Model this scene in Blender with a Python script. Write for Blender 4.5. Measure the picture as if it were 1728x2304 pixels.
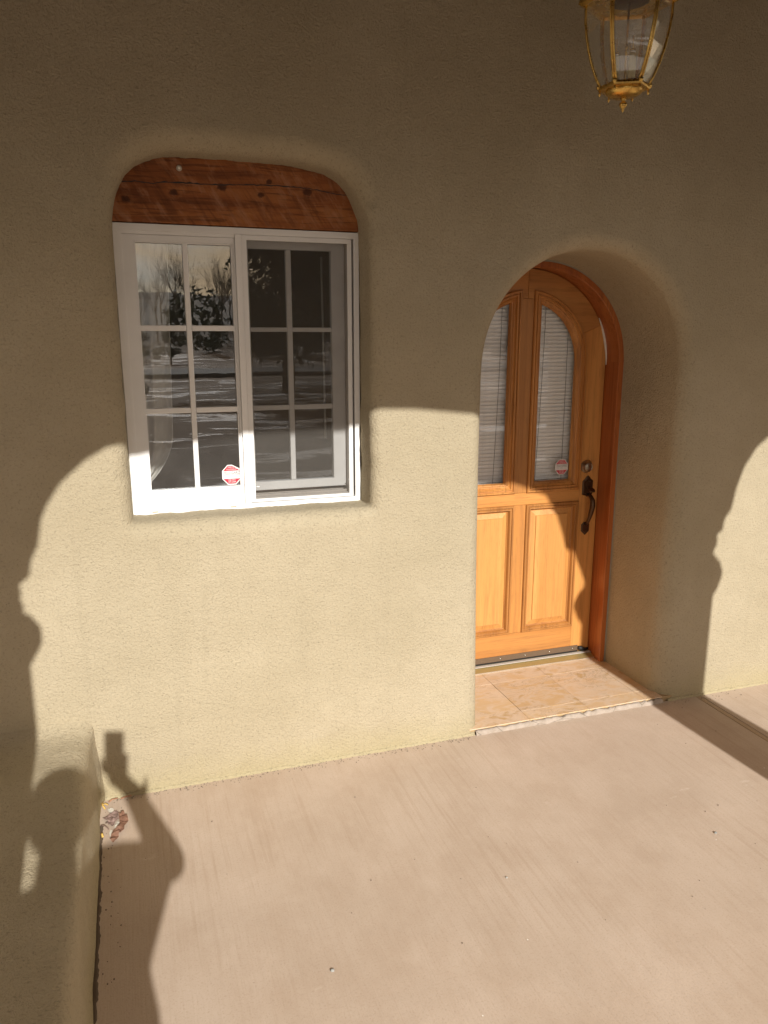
import bpy, bmesh, math, random
from mathutils import Vector, Matrix, noise
R = math.radians
random.seed(7)
for o in list(bpy.data.objects): bpy.data.objects.remove(o)
scene = bpy.context.scene
COL = scene.collection

# ------------------------------------------------------------------ camera
CAM = Vector((0.0, -2.777, 1.6935))
PITCH, YAW = R(12.8), R(18.6)
cd = bpy.data.cameras.new('camera'); cam = bpy.data.objects.new('camera', cd); COL.objects.link(cam)
cam.location = CAM
cam.rotation_euler = (R(90) - PITCH, 0, -YAW)
cd.sensor_fit = 'HORIZONTAL'; cd.sensor_width = 36.0; cd.lens = 36.0 * 1731 / 1728
cd.clip_start = 0.02; cd.clip_end = 2000
scene.camera = cam

# ------------------------------------------------------------------ sky and sun
SUN = Vector((-0.0359, 0.8849, -0.4644)).normalized()          # direction the light travels
EL = math.asin(-SUN.z)
w = bpy.data.worlds.new('World'); scene.world = w; w.use_nodes = True
nt = w.node_tree; N = nt.nodes; L = nt.links
N.clear()
out = N.new('ShaderNodeOutputWorld'); bg = N.new('ShaderNodeBackground'); bg.inputs['Strength'].default_value = 0.098
sky = N.new('ShaderNodeTexSky'); sky.sky_type = 'NISHITA'; sky.sun_disc = False
sky.sun_elevation = EL; sky.sun_rotation = math.atan2(-SUN.x, -SUN.y)
sky.altitude = 2000
tc = N.new('ShaderNodeTexCoord'); mp = N.new('ShaderNodeMapping'); mp.inputs['Scale'].default_value = (1, 1, 3.2)
nz = N.new('ShaderNodeTexNoise'); nz.inputs['Scale'].default_value = 2.6; nz.inputs['Detail'].default_value = 8; nz.inputs['Roughness'].default_value = .58
rp = N.new('ShaderNodeValToRGB'); rp.color_ramp.elements[0].position = .40; rp.color_ramp.elements[1].position = .60
mx = N.new('ShaderNodeMix'); mx.data_type = 'RGBA'; mx.inputs['B'].default_value = (14.5, 10.8, 6.8, 1)
L.new(tc.outputs['Generated'], mp.inputs['Vector']); L.new(mp.outputs['Vector'], nz.inputs['Vector']); L.new(nz.outputs['Fac'], rp.inputs['Fac'])
L.new(rp.outputs['Color'], mx.inputs['Factor']); L.new(sky.outputs['Color'], mx.inputs['A'])
L.new(mx.outputs['Result'], bg.inputs['Color']); L.new(bg.outputs['Background'], out.inputs['Surface'])
sd = bpy.data.lights.new('sun', 'SUN'); sd.energy = 4.3; sd.angle = R(.53); sd.color = (1.0, .978, .925)
so = bpy.data.objects.new('sun', sd); COL.objects.link(so); so.location = (1, -20, 12)
so.rotation_euler = SUN.to_track_quat('-Z', 'Y').to_euler()
vs = scene.view_settings; vs.view_transform = 'Standard'; vs.look = 'None'; vs.gamma = 1; vs.use_curve_mapping = False
vs.exposure = 0.44
scene.render.resolution_x, scene.render.resolution_y = 768, 1024
scene.render.engine = 'CYCLES'
scene.cycles.max_bounces = 8; scene.cycles.diffuse_bounces = 3; scene.cycles.transparent_max_bounces = 20; scene.cycles.glossy_bounces = 4

# ------------------------------------------------------------------ material helpers
class MT:
    """small node-graph writer"""
    def __init__(s, name):
        s.m = bpy.data.materials.new(name); s.m.use_nodes = True
        s.t = s.m.node_tree; s.n = s.t.nodes; s.l = s.t.links
        s.b = s.n['Principled BSDF']; s.co = s.n.new('ShaderNodeTexCoord').outputs['Object']
    def set(s, **k):
        for a, v in k.items():
            s.plug(s.b.inputs[a.replace('_', ' ')], v)
        return s
    def plug(s, sock, v):
        if hasattr(v, 'links') or hasattr(v, 'is_linked'): s.l.new(v, sock)
        else: sock.default_value = v
    def map(s, scale=(1, 1, 1), rot=(0, 0, 0), loc=(0, 0, 0), src=None):
        n = s.n.new('ShaderNodeMapping'); n.inputs['Scale'].default_value = scale; n.inputs['Rotation'].default_value = rot; n.inputs['Location'].default_value = loc
        s.l.new(src or s.co, n.inputs['Vector']); return n.outputs['Vector']
    def noise(s, scale, detail=4, rough=.55, vec=None, dist=0, out='Fac'):
        n = s.n.new('ShaderNodeTexNoise'); n.inputs['Scale'].default_value = scale; n.inputs['Detail'].default_value = detail
        n.inputs['Roughness'].default_value = rough; n.inputs['Distortion'].default_value = dist
        s.l.new(vec or s.co, n.inputs['Vector']); return n.outputs[out]
    def voro(s, scale, vec=None, feature='F1', out='Distance', rnd=1):
        n = s.n.new('ShaderNodeTexVoronoi'); n.feature = feature; n.inputs['Scale'].default_value = scale; n.inputs['Randomness'].default_value = rnd
        s.l.new(vec or s.co, n.inputs['Vector']); return n.outputs[out]
    def ramp(s, fac, stops, interp='LINEAR'):
        n = s.n.new('ShaderNodeValToRGB'); cr = n.color_ramp; cr.interpolation = interp
        while len(cr.elements) < len(stops): cr.elements.new(.5)
        for e, (p, c) in zip(cr.elements, stops):
            e.position = p; e.color = (c, c, c, 1) if isinstance(c, (int, float)) else (*c, 1)
        s.plug(n.inputs['Fac'], fac); return n.outputs['Color']
    def math(s, op, a, b=0.0, c=None, clamp=False):
        n = s.n.new('ShaderNodeMath'); n.operation = op; n.use_clamp = clamp
        s.plug(n.inputs[0], a); s.plug(n.inputs[1], b)
        if c is not None: s.plug(n.inputs[2], c)
        return n.outputs[0]
    def mix(s, f, a, b, mode='MIX'):
        n = s.n.new('ShaderNodeMix'); n.data_type = 'RGBA'; n.blend_type = mode
        s.plug(n.inputs['Factor'], f)
        for k, v in (('A', a), ('B', b)):
            if isinstance(v, tuple) and len(v) == 3: v = (*v, 1)
            s.plug(n.inputs[k], v)
        return n.outputs['Result']
    def bump(s, h, strength=.5, dist=.002, prev=None):
        n = s.n.new('ShaderNodeBump'); n.inputs['Strength'].default_value = strength; n.inputs['Distance'].default_value = dist
        s.l.new(h, n.inputs['Height'])
        if prev: s.l.new(prev, n.inputs['Normal'])
        s.l.new(n.outputs['Normal'], s.b.inputs['Normal']); return n.outputs['Normal']
    def rand(s): return s.n.new('ShaderNodeObjectInfo').outputs['Random']
    def sep(s, v=None):
        n = s.n.new('ShaderNodeSeparateXYZ'); s.l.new(v or s.co, n.inputs[0]); return n.outputs

def plain(name, col, rough=.5, metal=0, **k):
    t = MT(name); v = t.ramp(t.noise(30, 3), [(0, tuple(c * .9 for c in col)), (1, tuple(min(1, c * 1.08) for c in col))])
    t.set(Base_Color=v, Roughness=rough, Metallic=metal); t.bump(t.noise(220, 2), .05, .0006)
    for a, b in k.items(): t.set(**{a: b})
    return t.m

M = {}
def stucco(name, a, b):
    t = MT(name)
    big = t.noise(1.3, 4, .6); mid = t.noise(9, 4, .6); fine = t.noise(120, 3, .65)
    c = t.mix(t.ramp(big, [(.35, 0), (.65, 1)]), a, b)
    c = t.mix(t.math('MULTIPLY', t.ramp(mid, [(.4, 0), (.7, 1)]), .25), c, tuple(x * .9 for x in a))
    xyz = t.sep()
    splash = t.math('MULTIPLY', t.ramp(t.math('ADD', xyz['Z'], t.math('MULTIPLY', t.noise(7, 4, .65), .16)), [(.07, 1), (.22, 0)]), .5)
    c = t.mix(splash, c, (.375, .315, .165))
    drip = t.noise(1.0, 5, .65, vec=t.map((14, 14, .9))); c = t.mix(t.math('MULTIPLY', t.ramp(drip, [(.56, 0), (.74, 1)]), .22), c, tuple(x * .78 for x in a))
    speckle = t.ramp(fine, [(.30, 1), (.45, 0)])  # dark specks from fine noise, in the colour only
    c = t.mix(t.math('MULTIPLY', speckle, .6), c, tuple(x * .52 for x in a))
    t.set(Base_Color=c, Roughness=.92, Specular_IOR_Level=.2)
    v1 = t.noise(115, 3, .55, dist=.6); v2 = t.noise(240, 2, .5)
    h = t.math('ADD', t.math('MULTIPLY', v1, .7), t.math('MULTIPLY', v2, .3))
    n0 = t.bump(t.noise(3.2, 4, .55), .7, .022)
    n1 = t.bump(t.noise(20, 4, .6), .6, .005, n0)
    t.bump(h, 1.0, .0075, n1)
    return t.m
M['stucco'] = stucco('tan_stucco', (.378, .317, .214), (.432, .366, .256))

def concrete():
    t = MT('tan_concrete')
    big = t.noise(1.9, 6, .62, dist=.4); med = t.noise(3.0, 9, .74, vec=t.map((1.25, .8, 1)))
    st = t.noise(1.0, 5, .65, vec=t.map((170, 5, 170)))            # broom lines run away from the wall
    st2 = t.noise(1.0, 3, .6, vec=t.map((60, 1.6, 60)))
    c = t.mix(t.ramp(big, [(.3, 0), (.7, 1)]), (.47, .368, .285), (.55, .44, .35))
    c = t.mix(t.math('MULTIPLY', t.ramp(med, [(.44, 0), (.74, 1)]), .55), c, (.39, .28, .197))
    mask = t.ramp(t.noise(1.25, 3, .5), [(.45, 0), (.62, 1)])
    c = t.mix(t.math('MULTIPLY', t.math('MULTIPLY', t.ramp(st2, [(.5, 0), (.66, 1)]), mask), .28), c, (.36, .25, .17))
    c = t.mix(t.math('MULTIPLY', t.ramp(st, [(.35, 1), (.5, 0)]), .16), c, (.38, .27, .19))
    spots = t.ramp(t.noise(4.2, 5, .7, vec=t.map((1, 1.7, 1), loc=(3, 1, 0))), [(.66, 0), (.75, 1)])
    c = t.mix(t.math('MULTIPLY', spots, .45), c, (.72, .63, .54))
    grain = t.noise(170, 3, .65)
    c = t.mix(t.math('MULTIPLY', t.ramp(grain, [(.3, 1), (.47, 0)]), .42), c, (.34, .245, .17))
    sp = t.voro(26); spc = t.ramp(sp, [(.05, 1), (.075, 0)]); pick = t.ramp(t.voro(26, out='Color'), [(.9, 0), (.92, 1)])
    c = t.mix(t.math('MULTIPLY', spc, pick), c, (.8, .76, .70))
    t.set(Base_Color=c, Roughness=.88, Specular_IOR_Level=.25)
    n0 = t.bump(t.noise(5, 4, .6), .25, .006)
    n1 = t.bump(st, .35, .0022, n0)
    t.bump(grain, .28, .0018, n1)
    return t.m
M['concrete'] = concrete()

def wood(name, cols, axis='Z', rough=.45, dark=.6, freq=1.0, knots=0.0, coat=.15, weather=0.0):
    t = MT(name)
    sc = {'Z': (38, 38, 1.7), 'X': (1.7, 38, 38)}[axis]; sc = tuple(x * freq for x in sc)
    off = t.n.new('ShaderNodeVectorMath'); off.operation = 'SCALE'; off.inputs[0].default_value = (7.3, 3.1, 5.7); t.plug(off.inputs['Scale'], t.rand())
    add = t.n.new('ShaderNodeVectorMath'); add.operation = 'ADD'; t.l.new(t.co, add.inputs[0]); t.l.new(off.outputs[0], add.inputs[1])
    src = add.outputs[0]
    g = t.noise(1.0, 6, .62, vec=t.map(sc, src=src), dist=1.1)
    big = t.noise(1.0, 3, .5, vec=t.map(tuple(x * .14 for x in sc), src=src), dist=.8)
    pore = t.noise(1.0, 2, .6, vec=t.map(tuple(x * 6 for x in sc), src=src))
    c = t.ramp(big, [(.3, cols[0]), (.52, cols[1]), (.72, cols[2])])
    c = t.mix(t.math('MULTIPLY', t.ramp(g, [(.36, 1), (.52, 0)]), dark), c, tuple(x * .55 for x in cols[0]))
    c = t.mix(t.math('MULTIPLY', t.ramp(pore, [(.3, 1), (.42, 0)]), .35), c, tuple(x * .45 for x in cols[0]))
    rv = t.ramp(t.rand(), [(0, .84), (1, 1.1)])
    c = t.mix(1.0, c, rv, 'MULTIPLY')
    if knots:
        k = t.voro(5.5, vec=t.map((1.0, 1, .45) if axis == 'Z' else (.45, 1, 1), src=src))
        c = t.mix(t.math('MULTIPLY', t.ramp(k, [(.03, 1), (.10, 0)]), knots), c, (.10, .035, .01))
    if weather:
        ws = t.ramp(t.noise(3.0, 5, .7, src), [(.6, 0), (.7, 1)])
        c = t.mix(t.math('MULTIPLY', ws, weather), c, (.42, .34, .25))
    t.set(Base_Color=c, Roughness=t.ramp(g, [(.3, min(1, rough + .15)), (.7, rough)]), Coat_Weight=coat, Coat_Roughness=.25)
    n0 = t.bump(g, .25, .0012); t.bump(pore, .2, .0006, n0)
    return t.m
HON = [(.42, .165, .036), (.52, .225, .055), (.585, .275, .075)]
M['door_v'] = wood('honey_door_wood_upright', HON, 'Z', knots=.35, dark=.35)
M['door_h'] = wood('honey_door_wood_level', HON, 'X', knots=.2, weather=.12, dark=.35)
M['mould_v'] = wood('honey_moulding_upright', [(.39, .15, .032), (.48, .205, .05), (.55, .25, .065)], 'Z', dark=.55, freq=1.4)
M['panel'] = wood('pale_panel_wood', [(.47, .20, .05), (.56, .26, .07), (.61, .31, .095)], 'Z', dark=.3, freq=1.3)
M['jamb'] = wood('red_brown_jamb_wood', [(.33, .085, .018), (.42, .12, .026), (.50, .17, .04)], 'Z', dark=.5, knots=.4, rough=.35, coat=.3)
M['interior_wood'] = wood('brown_interior_wood', [(.16, .07, .03), (.22, .10, .045), (.27, .13, .06)], 'X')
M['post_wood'] = wood('weathered_post_wood', [(.10, .055, .028), (.14, .08, .042), (.18, .105, .058)], 'Z', rough=.7, coat=0)
M['ceiling_wood'] = wood('dark_plank_wood', [(.05, .025, .011), (.075, .04, .017), (.10, .055, .025)], 'X', rough=.7, coat=0)

def lintel_mat():
    t = MT('rough_sawn_lintel_wood')
    g = t.noise(1.0, 6, .65, vec=t.map((4, 60, 60)), dist=1.6)
    big = t.noise(1.0, 4, .6, vec=t.map((2.5, 9, 14)), dist=.9)
    saw = t.noise(1.0, 3, .7, vec=t.map((42, 1, 5), src=t.map(rot=(0, R(34), 0))), dist=.25)
    saw2 = t.noise(1.0, 3, .7, vec=t.map((22, 1, 9), src=t.map(rot=(0, R(34), 0))), dist=.4)
    c = t.ramp(big, [(.28, (.15, .044, .013)), (.5, (.27, .088, .025)), (.74, (.40, .15, .045))])
    c = t.mix(t.math('MULTIPLY', t.ramp(g, [(.36, 1), (.5, 0)]), .6), c, (.055, .017, .006))
    pale = t.math('MULTIPLY', t.ramp(saw, [(.5, 0), (.64, 1)]), t.ramp(saw2, [(.46, 0), (.62, 1)]))
    c = t.mix(t.math('MULTIPLY', pale, .34), c, (.50, .26, .15))
    c = t.mix(t.math('MULTIPLY', t.ramp(saw, [(.36, 1), (.48, 0)]), .4), c, (.08, .024, .008))
    c = t.mix(t.math('MULTIPLY', t.ramp(saw2, [(.5, 0), (.68, 1)]), .4), c, (.40, .19, .10))
    # knots at their own places
    kn = None
    for (x, z, r) in ((.058, 2.153, .016), (.217, 2.182, .017), (.381, 2.209, .020), (.518, 2.190, .013), (.690, 2.209, .020), (.55, 2.235, .014)):
        v = t.n.new('ShaderNodeVectorMath'); v.operation = 'DISTANCE'
        t.l.new(t.map((1, 0, 1.35), loc=(0, 0, 0)), v.inputs[0]); v.inputs[1].default_value = (x, 0, z * 1.35)
        wob = t.math('ADD', v.outputs['Value'], t.math('MULTIPLY', t.math('SUBTRACT', t.noise(60, 4), .5), .022))
        d = t.math('DIVIDE', wob, r * .95)
        kn = d if kn is None else t.math('MINIMUM', kn, d)
    ring = t.math('MULTIPLY', t.math('SINE', t.math('MULTIPLY', kn, 16)), .5)
    kf = t.ramp(kn, [(.55, 1), (1.0, .7)]); kf = t.ramp(kn, [(.5, 1), (.8, .75), (1.25, 0)])
    c = t.mix(t.math('MULTIPLY', kf, .85), c, (.050, .016, .007))
    halo = t.ramp(kn, [(.9, 0), (.98, 1)]); halo = t.ramp(t.math('ABSOLUTE', t.math('SUBTRACT', kn, 1.5)), [(.05, .22), (.4, 0)])
    c = t.mix(halo, c, (.34, .14, .05))
    t.set(Base_Color=c, Roughness=.7, Specular_IOR_Level=.3)
    n0 = t.bump(g, .6, .003); n1 = t.bump(saw, .7, .003, n0); t.bump(kf, .4, .002, n1)
    return t.m
M['lintel'] = lintel_mat()

def painted(name, col, rough=.45):
    t = MT(name)
    c = t.mix(t.ramp(t.noise(5, 5, .65), [(.45, 0), (.75, .5)]), col, tuple(x * .86 for x in col))
    sp = t.ramp(t.noise(60, 4, .7), [(.68, 0), (.74, 1)])
    c = t.mix(t.math('MULTIPLY', sp, .35), c, (.40, .33, .25))
    t.set(Base_Color=c, Roughness=rough); t.bump(t.noise(90, 3), .12, .0012)
    return t.m
M['white'] = painted('white_window_paint', (.78, .765, .745))
M['alu'] = painted('pale_aluminium_track', (.52, .47, .42), .4)
M['blind'] = plain('pale_grey_blind', (.93, .92, .90), .5)
M['cord'] = plain('dark_ladder_cord', (.10, .095, .09), .8)
M['rubber'] = plain('black_rubber', (.018, .016, .015), .6)

def glass(name, ior, tint=(1, 1, 1), dirt_haze=.0):
    m = bpy.data.materials.new(name); m.use_nodes = True; t = m.node_tree; n = t.nodes; l = t.links; n.clear()
    o = n.new('ShaderNodeOutputMaterial'); tr = n.new('ShaderNodeBsdfTransparent'); tr.inputs[0].default_value = (*tint, 1)
    gl = n.new('ShaderNodeBsdfGlossy'); gl.inputs['Roughness'].default_value = .0; gl.inputs['Color'].default_value = (.97, .98, 1, 1)
    co = n.new('ShaderNodeTexCoord'); nn = n.new('ShaderNodeTexNoise'); nn.inputs['Scale'].default_value = 6; nn.inputs['Detail'].default_value = 2
    bp = n.new('ShaderNodeBump'); bp.inputs['Strength'].default_value = .03; bp.inputs['Distance'].default_value = .004
    l.new(co.outputs['Object'], nn.inputs['Vector']); l.new(nn.outputs['Fac'], bp.inputs['Height']); l.new(bp.outputs['Normal'], gl.inputs['Normal'])
    lw = n.new('ShaderNodeLayerWeight'); pw = n.new('ShaderNodeMath'); pw.operation = 'POWER'; pw.inputs[1].default_value = 5; l.new(lw.outputs['Facing'], pw.inputs[0])
    fr = n.new('ShaderNodeMath'); fr.operation = 'MULTIPLY_ADD'; fr.inputs[1].default_value = 1 - ior; fr.inputs[2].default_value = ior; l.new(pw.outputs[0], fr.inputs[0])
    mx = n.new('ShaderNodeMixShader'); l.new(fr.outputs[0], mx.inputs['Fac']); l.new(tr.outputs[0], mx.inputs[1]); l.new(gl.outputs[0], mx.inputs[2])
    last = mx
    if dirt_haze:
        df = n.new('ShaderNodeBsdfDiffuse'); df.inputs['Color'].default_value = (.6, .58, .54, 1)
        m2 = n.new('ShaderNodeMixShader'); n2 = n.new('ShaderNodeTexNoise'); n2.inputs['Scale'].default_value = 9; n2.inputs['Detail'].default_value = 6
        mm = n.new('ShaderNodeMath'); mm.operation = 'MULTIPLY'; mm.inputs[1].default_value = dirt_haze
        l.new(co.outputs['Object'], n2.inputs['Vector']); l.new(n2.outputs['Fac'], mm.inputs[0]); l.new(mm.outputs[0], m2.inputs['Fac'])
        l.new(mx.outputs[0], m2.inputs[1]); l.new(df.outputs[0], m2.inputs[2]); last = m2
    l.new(last.outputs[0], o.inputs['Surface'])
    return m
M['glass'] = glass('window_glass', .09, (.96, .97, .97), .04)
M['door_glass'] = glass('door_glass', .045, (1, 1, 1), .03)
M['lamp_glass'] = glass('clear_lantern_glass', .04, (.985, .99, .98), .17)  # dust plus a pale veil standing in for mirrored sky
M['bulb_glass'] = glass('clear_bulb_glass', .05)

def screen_mat():
    m = bpy.data.materials.new('insect_screen_mesh'); m.use_nodes = True; t = m.node_tree; n = t.nodes; l = t.links; n.clear()
    o = n.new('ShaderNodeOutputMaterial'); tr = n.new('ShaderNodeBsdfTransparent'); df = n.new('ShaderNodeBsdfDiffuse'); df.inputs['Color'].default_value = (.12, .108, .095, 1)
    co = n.new('ShaderNodeTexCoord'); no = n.new('ShaderNodeTexNoise'); no.inputs['Scale'].default_value = 14; no.inputs['Detail'].default_value = 5
    l.new(co.outputs['Object'], no.inputs['Vector'])
    rp = n.new('ShaderNodeValToRGB'); rp.color_ramp.elements[0].color = (.19,) * 3 + (1,); rp.color_ramp.elements[1].color = (.27,) * 3 + (1,)
    l.new(no.outputs['Fac'], rp.inputs[0])
    mx = n.new('ShaderNodeMixShader'); l.new(rp.outputs[0], mx.inputs['Fac']); l.new(tr.outputs[0], mx.inputs[1]); l.new(df.outputs[0], mx.inputs[2]); l.new(mx.outputs[0], o.inputs['Surface'])
    return m
M['screen'] = screen_mat()
def cloth_sheer():
    m = bpy.data.materials.new('white_curtain_cloth'); m.use_nodes = True; t = m.node_tree; n = t.nodes; l = t.links; n.clear()
    o = n.new('ShaderNodeOutputMaterial'); df = n.new('ShaderNodeBsdfDiffuse'); df.inputs['Color'].default_value = (.74, .70, .64, 1)
    ts = n.new('ShaderNodeBsdfTranslucent'); ts.inputs['Color'].default_value = (.6, .57, .52, 1)
    mx = n.new('ShaderNodeMixShader'); mx.inputs['Fac'].default_value = .3
    l.new(df.outputs[0], mx.inputs[1]); l.new(ts.outputs[0], mx.inputs[2]); l.new(mx.outputs[0], o.inputs['Surface'])
    return m
M['curtain'] = cloth_sheer()
def brass():
    t = MT('antique_brass'); c = t.ramp(t.noise(18, 4, .6), [(.3, (.48, .29, .08)), (.6, (.78, .54, .17)), (.8, (.86, .64, .25))])
    t.set(Base_Color=c, Metallic=1.0, Roughness=t.ramp(t.noise(40, 3), [(.3, .22), (.8, .40)])); t.bump(t.noise(60, 2), .08, .001); return t.m
M['brass'] = brass()
M['bronze'] = plain('dark_bronze', (.105, .062, .036), .38, 0.85)
M['nickel'] = plain('worn_nickel', (.46, .40, .32), .32, 1.0)
M['sill_brass'] = plain('dull_gold_threshold_metal', (.46, .37, .16), .42, .6)
M['sweep'] = plain('brown_door_sweep_metal', (.16, .105, .065), .5, .4)
M['screw'] = plain('bright_screw', (.75, .72, .66), .3, 1.0)
M['candle'] = plain('cream_candle_sleeve', (.80, .70, .36), .5)
M['chrome'] = plain('silver_collar', (.8, .8, .8), .2, 1.0)
M['red'] = plain('sticker_red', (.50, .020, .045), .45)
M['sticker_white'] = plain('sticker_white', (.78, .75, .72), .45)
M['sticker_ink'] = plain('sticker_ink', (.06, .06, .07), .6)
M['interior'] = plain('cream_interior_plaster', (.42, .38, .31), .9)
M['caulk'] = plain('grey_caulk', (.27, .245, .19), .8)
M['joint_filler'] = plain('tan_joint_filler', (.41, .30, .20), .9)
M['white_piece'] = plain('off_white_piece', (.80, .78, .72), .5)
M['soil'] = plain('dark_soil', (.10, .070, .045), 1)
def tile_mat():
    t = MT('travertine_tile')
    n1 = t.noise(7, 6, .65, vec=t.map((1, 2.2, 1), rot=(0, 0, .4)), dist=1.0); n2 = t.noise(40, 4, .65)
    tint = t.ramp(t.rand(), [(0, (.56, .38, .20)), (.5, (.60, .42, .26)), (1, (.58, .41, .22))])
    c = t.mix(t.ramp(n1, [(.42, 0), (.58, 1)]), tint, (.64, .51, .39))
    c = t.mix(t.math('MULTIPLY', t.ramp(n1, [(.53, 0), (.66, 1)]), .85), c, (.46, .29, .115))
    vein = t.ramp(t.math('ABSOLUTE', t.math('SUBTRACT', t.noise(11, 5, .7, vec=t.map((1, 2.5, 1), loc=(2, 0, 0)), dist=1.5), .5)), [(.0, 1), (.02, 0)])
    vm = t.ramp(t.noise(5, 2), [(.5, 0), (.62, 1)])
    c = t.mix(t.math('MULTIPLY', t.math('MULTIPLY', vein, vm), .8), c, (.24, .16, .08))
    c = t.mix(t.math('MULTIPLY', t.ramp(n2, [(.62, 0), (.72, 1)]), .3), c, (.38, .25, .12))
    c = t.mix(1.0, c, t.ramp(t.rand(), [(0, .95), (1, 1.04)]), 'MULTIPLY'); t.set(Base_Color=c, Roughness=.42, Specular_IOR_Level=.4); n0 = t.bump(n2, .15, .001); t.bump(t.math('MULTIPLY', vein, vm), -.5, .002, n0); return t.m
M['tile'] = tile_mat()
def mortar():
    t = MT('pale_grey_mortar'); n = t.noise(35, 5, .7); c = t.ramp(n, [(.3, (.30, .245, .195)), (.55, (.37, .305, .25)), (.75, (.42, .35, .29))])
    cr = t.ramp(t.voro(6, feature='DISTANCE_TO_EDGE', vec=t.map((1, 1, 3))), [(.0, 1), (.018, 0)])
    c = t.mix(t.math('MULTIPLY', cr, .7), c, (.10, .08, .06)); t.set(Base_Color=c, Roughness=.95); t.bump(n, .35, .003); return t.m
M['mortar'] = mortar()

# ------------------------------------------------------------------ mesh helpers
def tag(o, label=None, cat=None, group=None, kind=None):
    if label: o['label'] = label
    if cat: o['category'] = cat
    if group: o['group'] = group
    if kind: o['kind'] = kind
    return o
def empty(name, loc, label, cat, group=None):
    o = bpy.data.objects.new(name, None); COL.objects.link(o); o.location = loc; o.empty_display_size = .1
    return tag(o, label, cat, group)
def link(name, me, mat, parent=None, smooth=False):
    o = bpy.data.objects.new(name, me); COL.objects.link(o)
    if mat is not None:
        me.materials.append(M[mat] if isinstance(mat, str) else mat)
    if smooth:
        for p in me.polygons: p.use_smooth = True
    if parent is not None:
        o.parent = parent
        off = parent.location if parent.type == 'EMPTY' else Vector((0, 0, 0))
        o.matrix_parent_inverse = Matrix.Translation(-off)
    return o
def meshobj(name, v, f, mat, parent=None, smooth=False, fix=True):
    me = bpy.data.meshes.new(name); me.from_pydata([tuple(x) for x in v], [], f); 
    if fix:
        bm = bmesh.new(); bm.from_mesh(me); bmesh.ops.recalc_face_normals(bm, faces=bm.faces); bm.to_mesh(me); bm.free()
    return link(name, me, mat, parent, smooth)
def bmobj(name, bm, mat, parent=None, smooth=False):
    bmesh.ops.recalc_face_normals(bm, faces=bm.faces)
    me = bpy.data.meshes.new(name); bm.to_mesh(me); bm.free(); return link(name, me, mat, parent, smooth)
def bevel(bm, w, seg=2):
    if w > 0: bmesh.ops.bevel(bm, geom=list(bm.edges), offset=w, segments=seg, profile=.6, affect='EDGES', clamp_overlap=True)
def box(name, x0, x1, y0, y1, z0, z1, mat, parent=None, bw=.0015, seg=2):
    bm = bmesh.new(); bmesh.ops.create_cube(bm, size=1)
    for v in bm.verts: v.co = Vector((x0 + (v.co.x + .5) * (x1 - x0), y0 + (v.co.y + .5) * (y1 - y0), z0 + (v.co.z + .5) * (z1 - z0)))
    bevel(bm, bw, seg); return bmobj(name, bm, mat, parent)
def prism(name, poly, y0, y1, mat, parent=None, bw=.0015):
    """polygon given in (x,z), extruded from y0 to y1"""
    bm = bmesh.new(); a = [bm.verts.new((x, y0, z)) for x, z in poly]; b = [bm.verts.new((x, y1, z)) for x, z in poly]
    n = len(poly); f1 = bm.faces.new(a); f2 = bm.faces.new(b[::-1])
    for i in range(n): bm.faces.new((a[i], b[i], b[(i + 1) % n], a[(i + 1) % n]))
    if bw:
        bmesh.ops.recalc_face_normals(bm, faces=bm.faces)
        es = [e for e in bm.edges if all(abs(v.co.y - y0) < 1e-6 for v in e.verts)]
        bmesh.ops.bevel(bm, geom=es, offset=bw, segments=1, affect='EDGES', clamp_overlap=True)
    return bmobj(name, bm, mat, parent)
def rings(name, rs, mat, parent=None, cap=(False, False), smooth=False, closed=True):
    """loft between equally long point rings"""
    v = [p for r in rs for p in r]; n = len(rs[0]); f = []
    for k in range(len(rs) - 1):
        for i in range(n if closed else n - 1):
            j = (i + 1) % n; f.append((k * n + i, k * n + j, (k + 1) * n + j, (k + 1) * n + i))
    if cap[0]: f.append(tuple(range(n)))
    if cap[1]: f.append(tuple((len(rs) - 1) * n + i for i in range(n))[::-1])
    return meshobj(name, v, f, mat, parent, smooth)
def tubepts(path, rad, seg=10, flat=1.0):
    out = []; path = [Vector(p) for p in path]; up = None
    for i, p in enumerate(path):
        d = (path[min(i + 1, len(path) - 1)] - path[max(i - 1, 0)]).normalized()
        if up is None: up = d.orthogonal().normalized()
        up = (up - d * up.dot(d)).normalized(); s = d.cross(up)
        r = rad[i] if isinstance(rad, (list, tuple)) else rad
        out.append([p + (up * math.cos(2 * math.pi * k / seg) + s * math.sin(2 * math.pi * k / seg) * flat) * r for k in range(seg)])
    return out
def tube(name, path, rad, mat, parent=None, seg=10, flat=1.0):
    return rings(name, tubepts(path, rad, seg, flat), mat, parent, (True, True), True)
def lathe(name, prof, axis_o, axis_d, mat, parent=None, seg=24, smooth=True, cap=(True, True)):
    d = Vector(axis_d).normalized(); u = d.orthogonal().normalized(); s = d.cross(u); o = Vector(axis_o)
    rs = [[o + d * h + (u * math.cos(2 * math.pi * k / seg) + s * math.sin(2 * math.pi * k / seg)) * max(r, 1e-5) for k in range(seg)] for r, h in prof]
    return rings(name, rs, mat, parent, cap, smooth)
def jit(x, a): return x + random.uniform(-a, a)

# ================================================================== THE HOUSE
house = empty('house', (1.0, 0, 0), 'tan stucco adobe house front behind the porch with arched doorway', 'house')
XC, ZS = 1.8425, 1.575          # door centre, springing line

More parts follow.
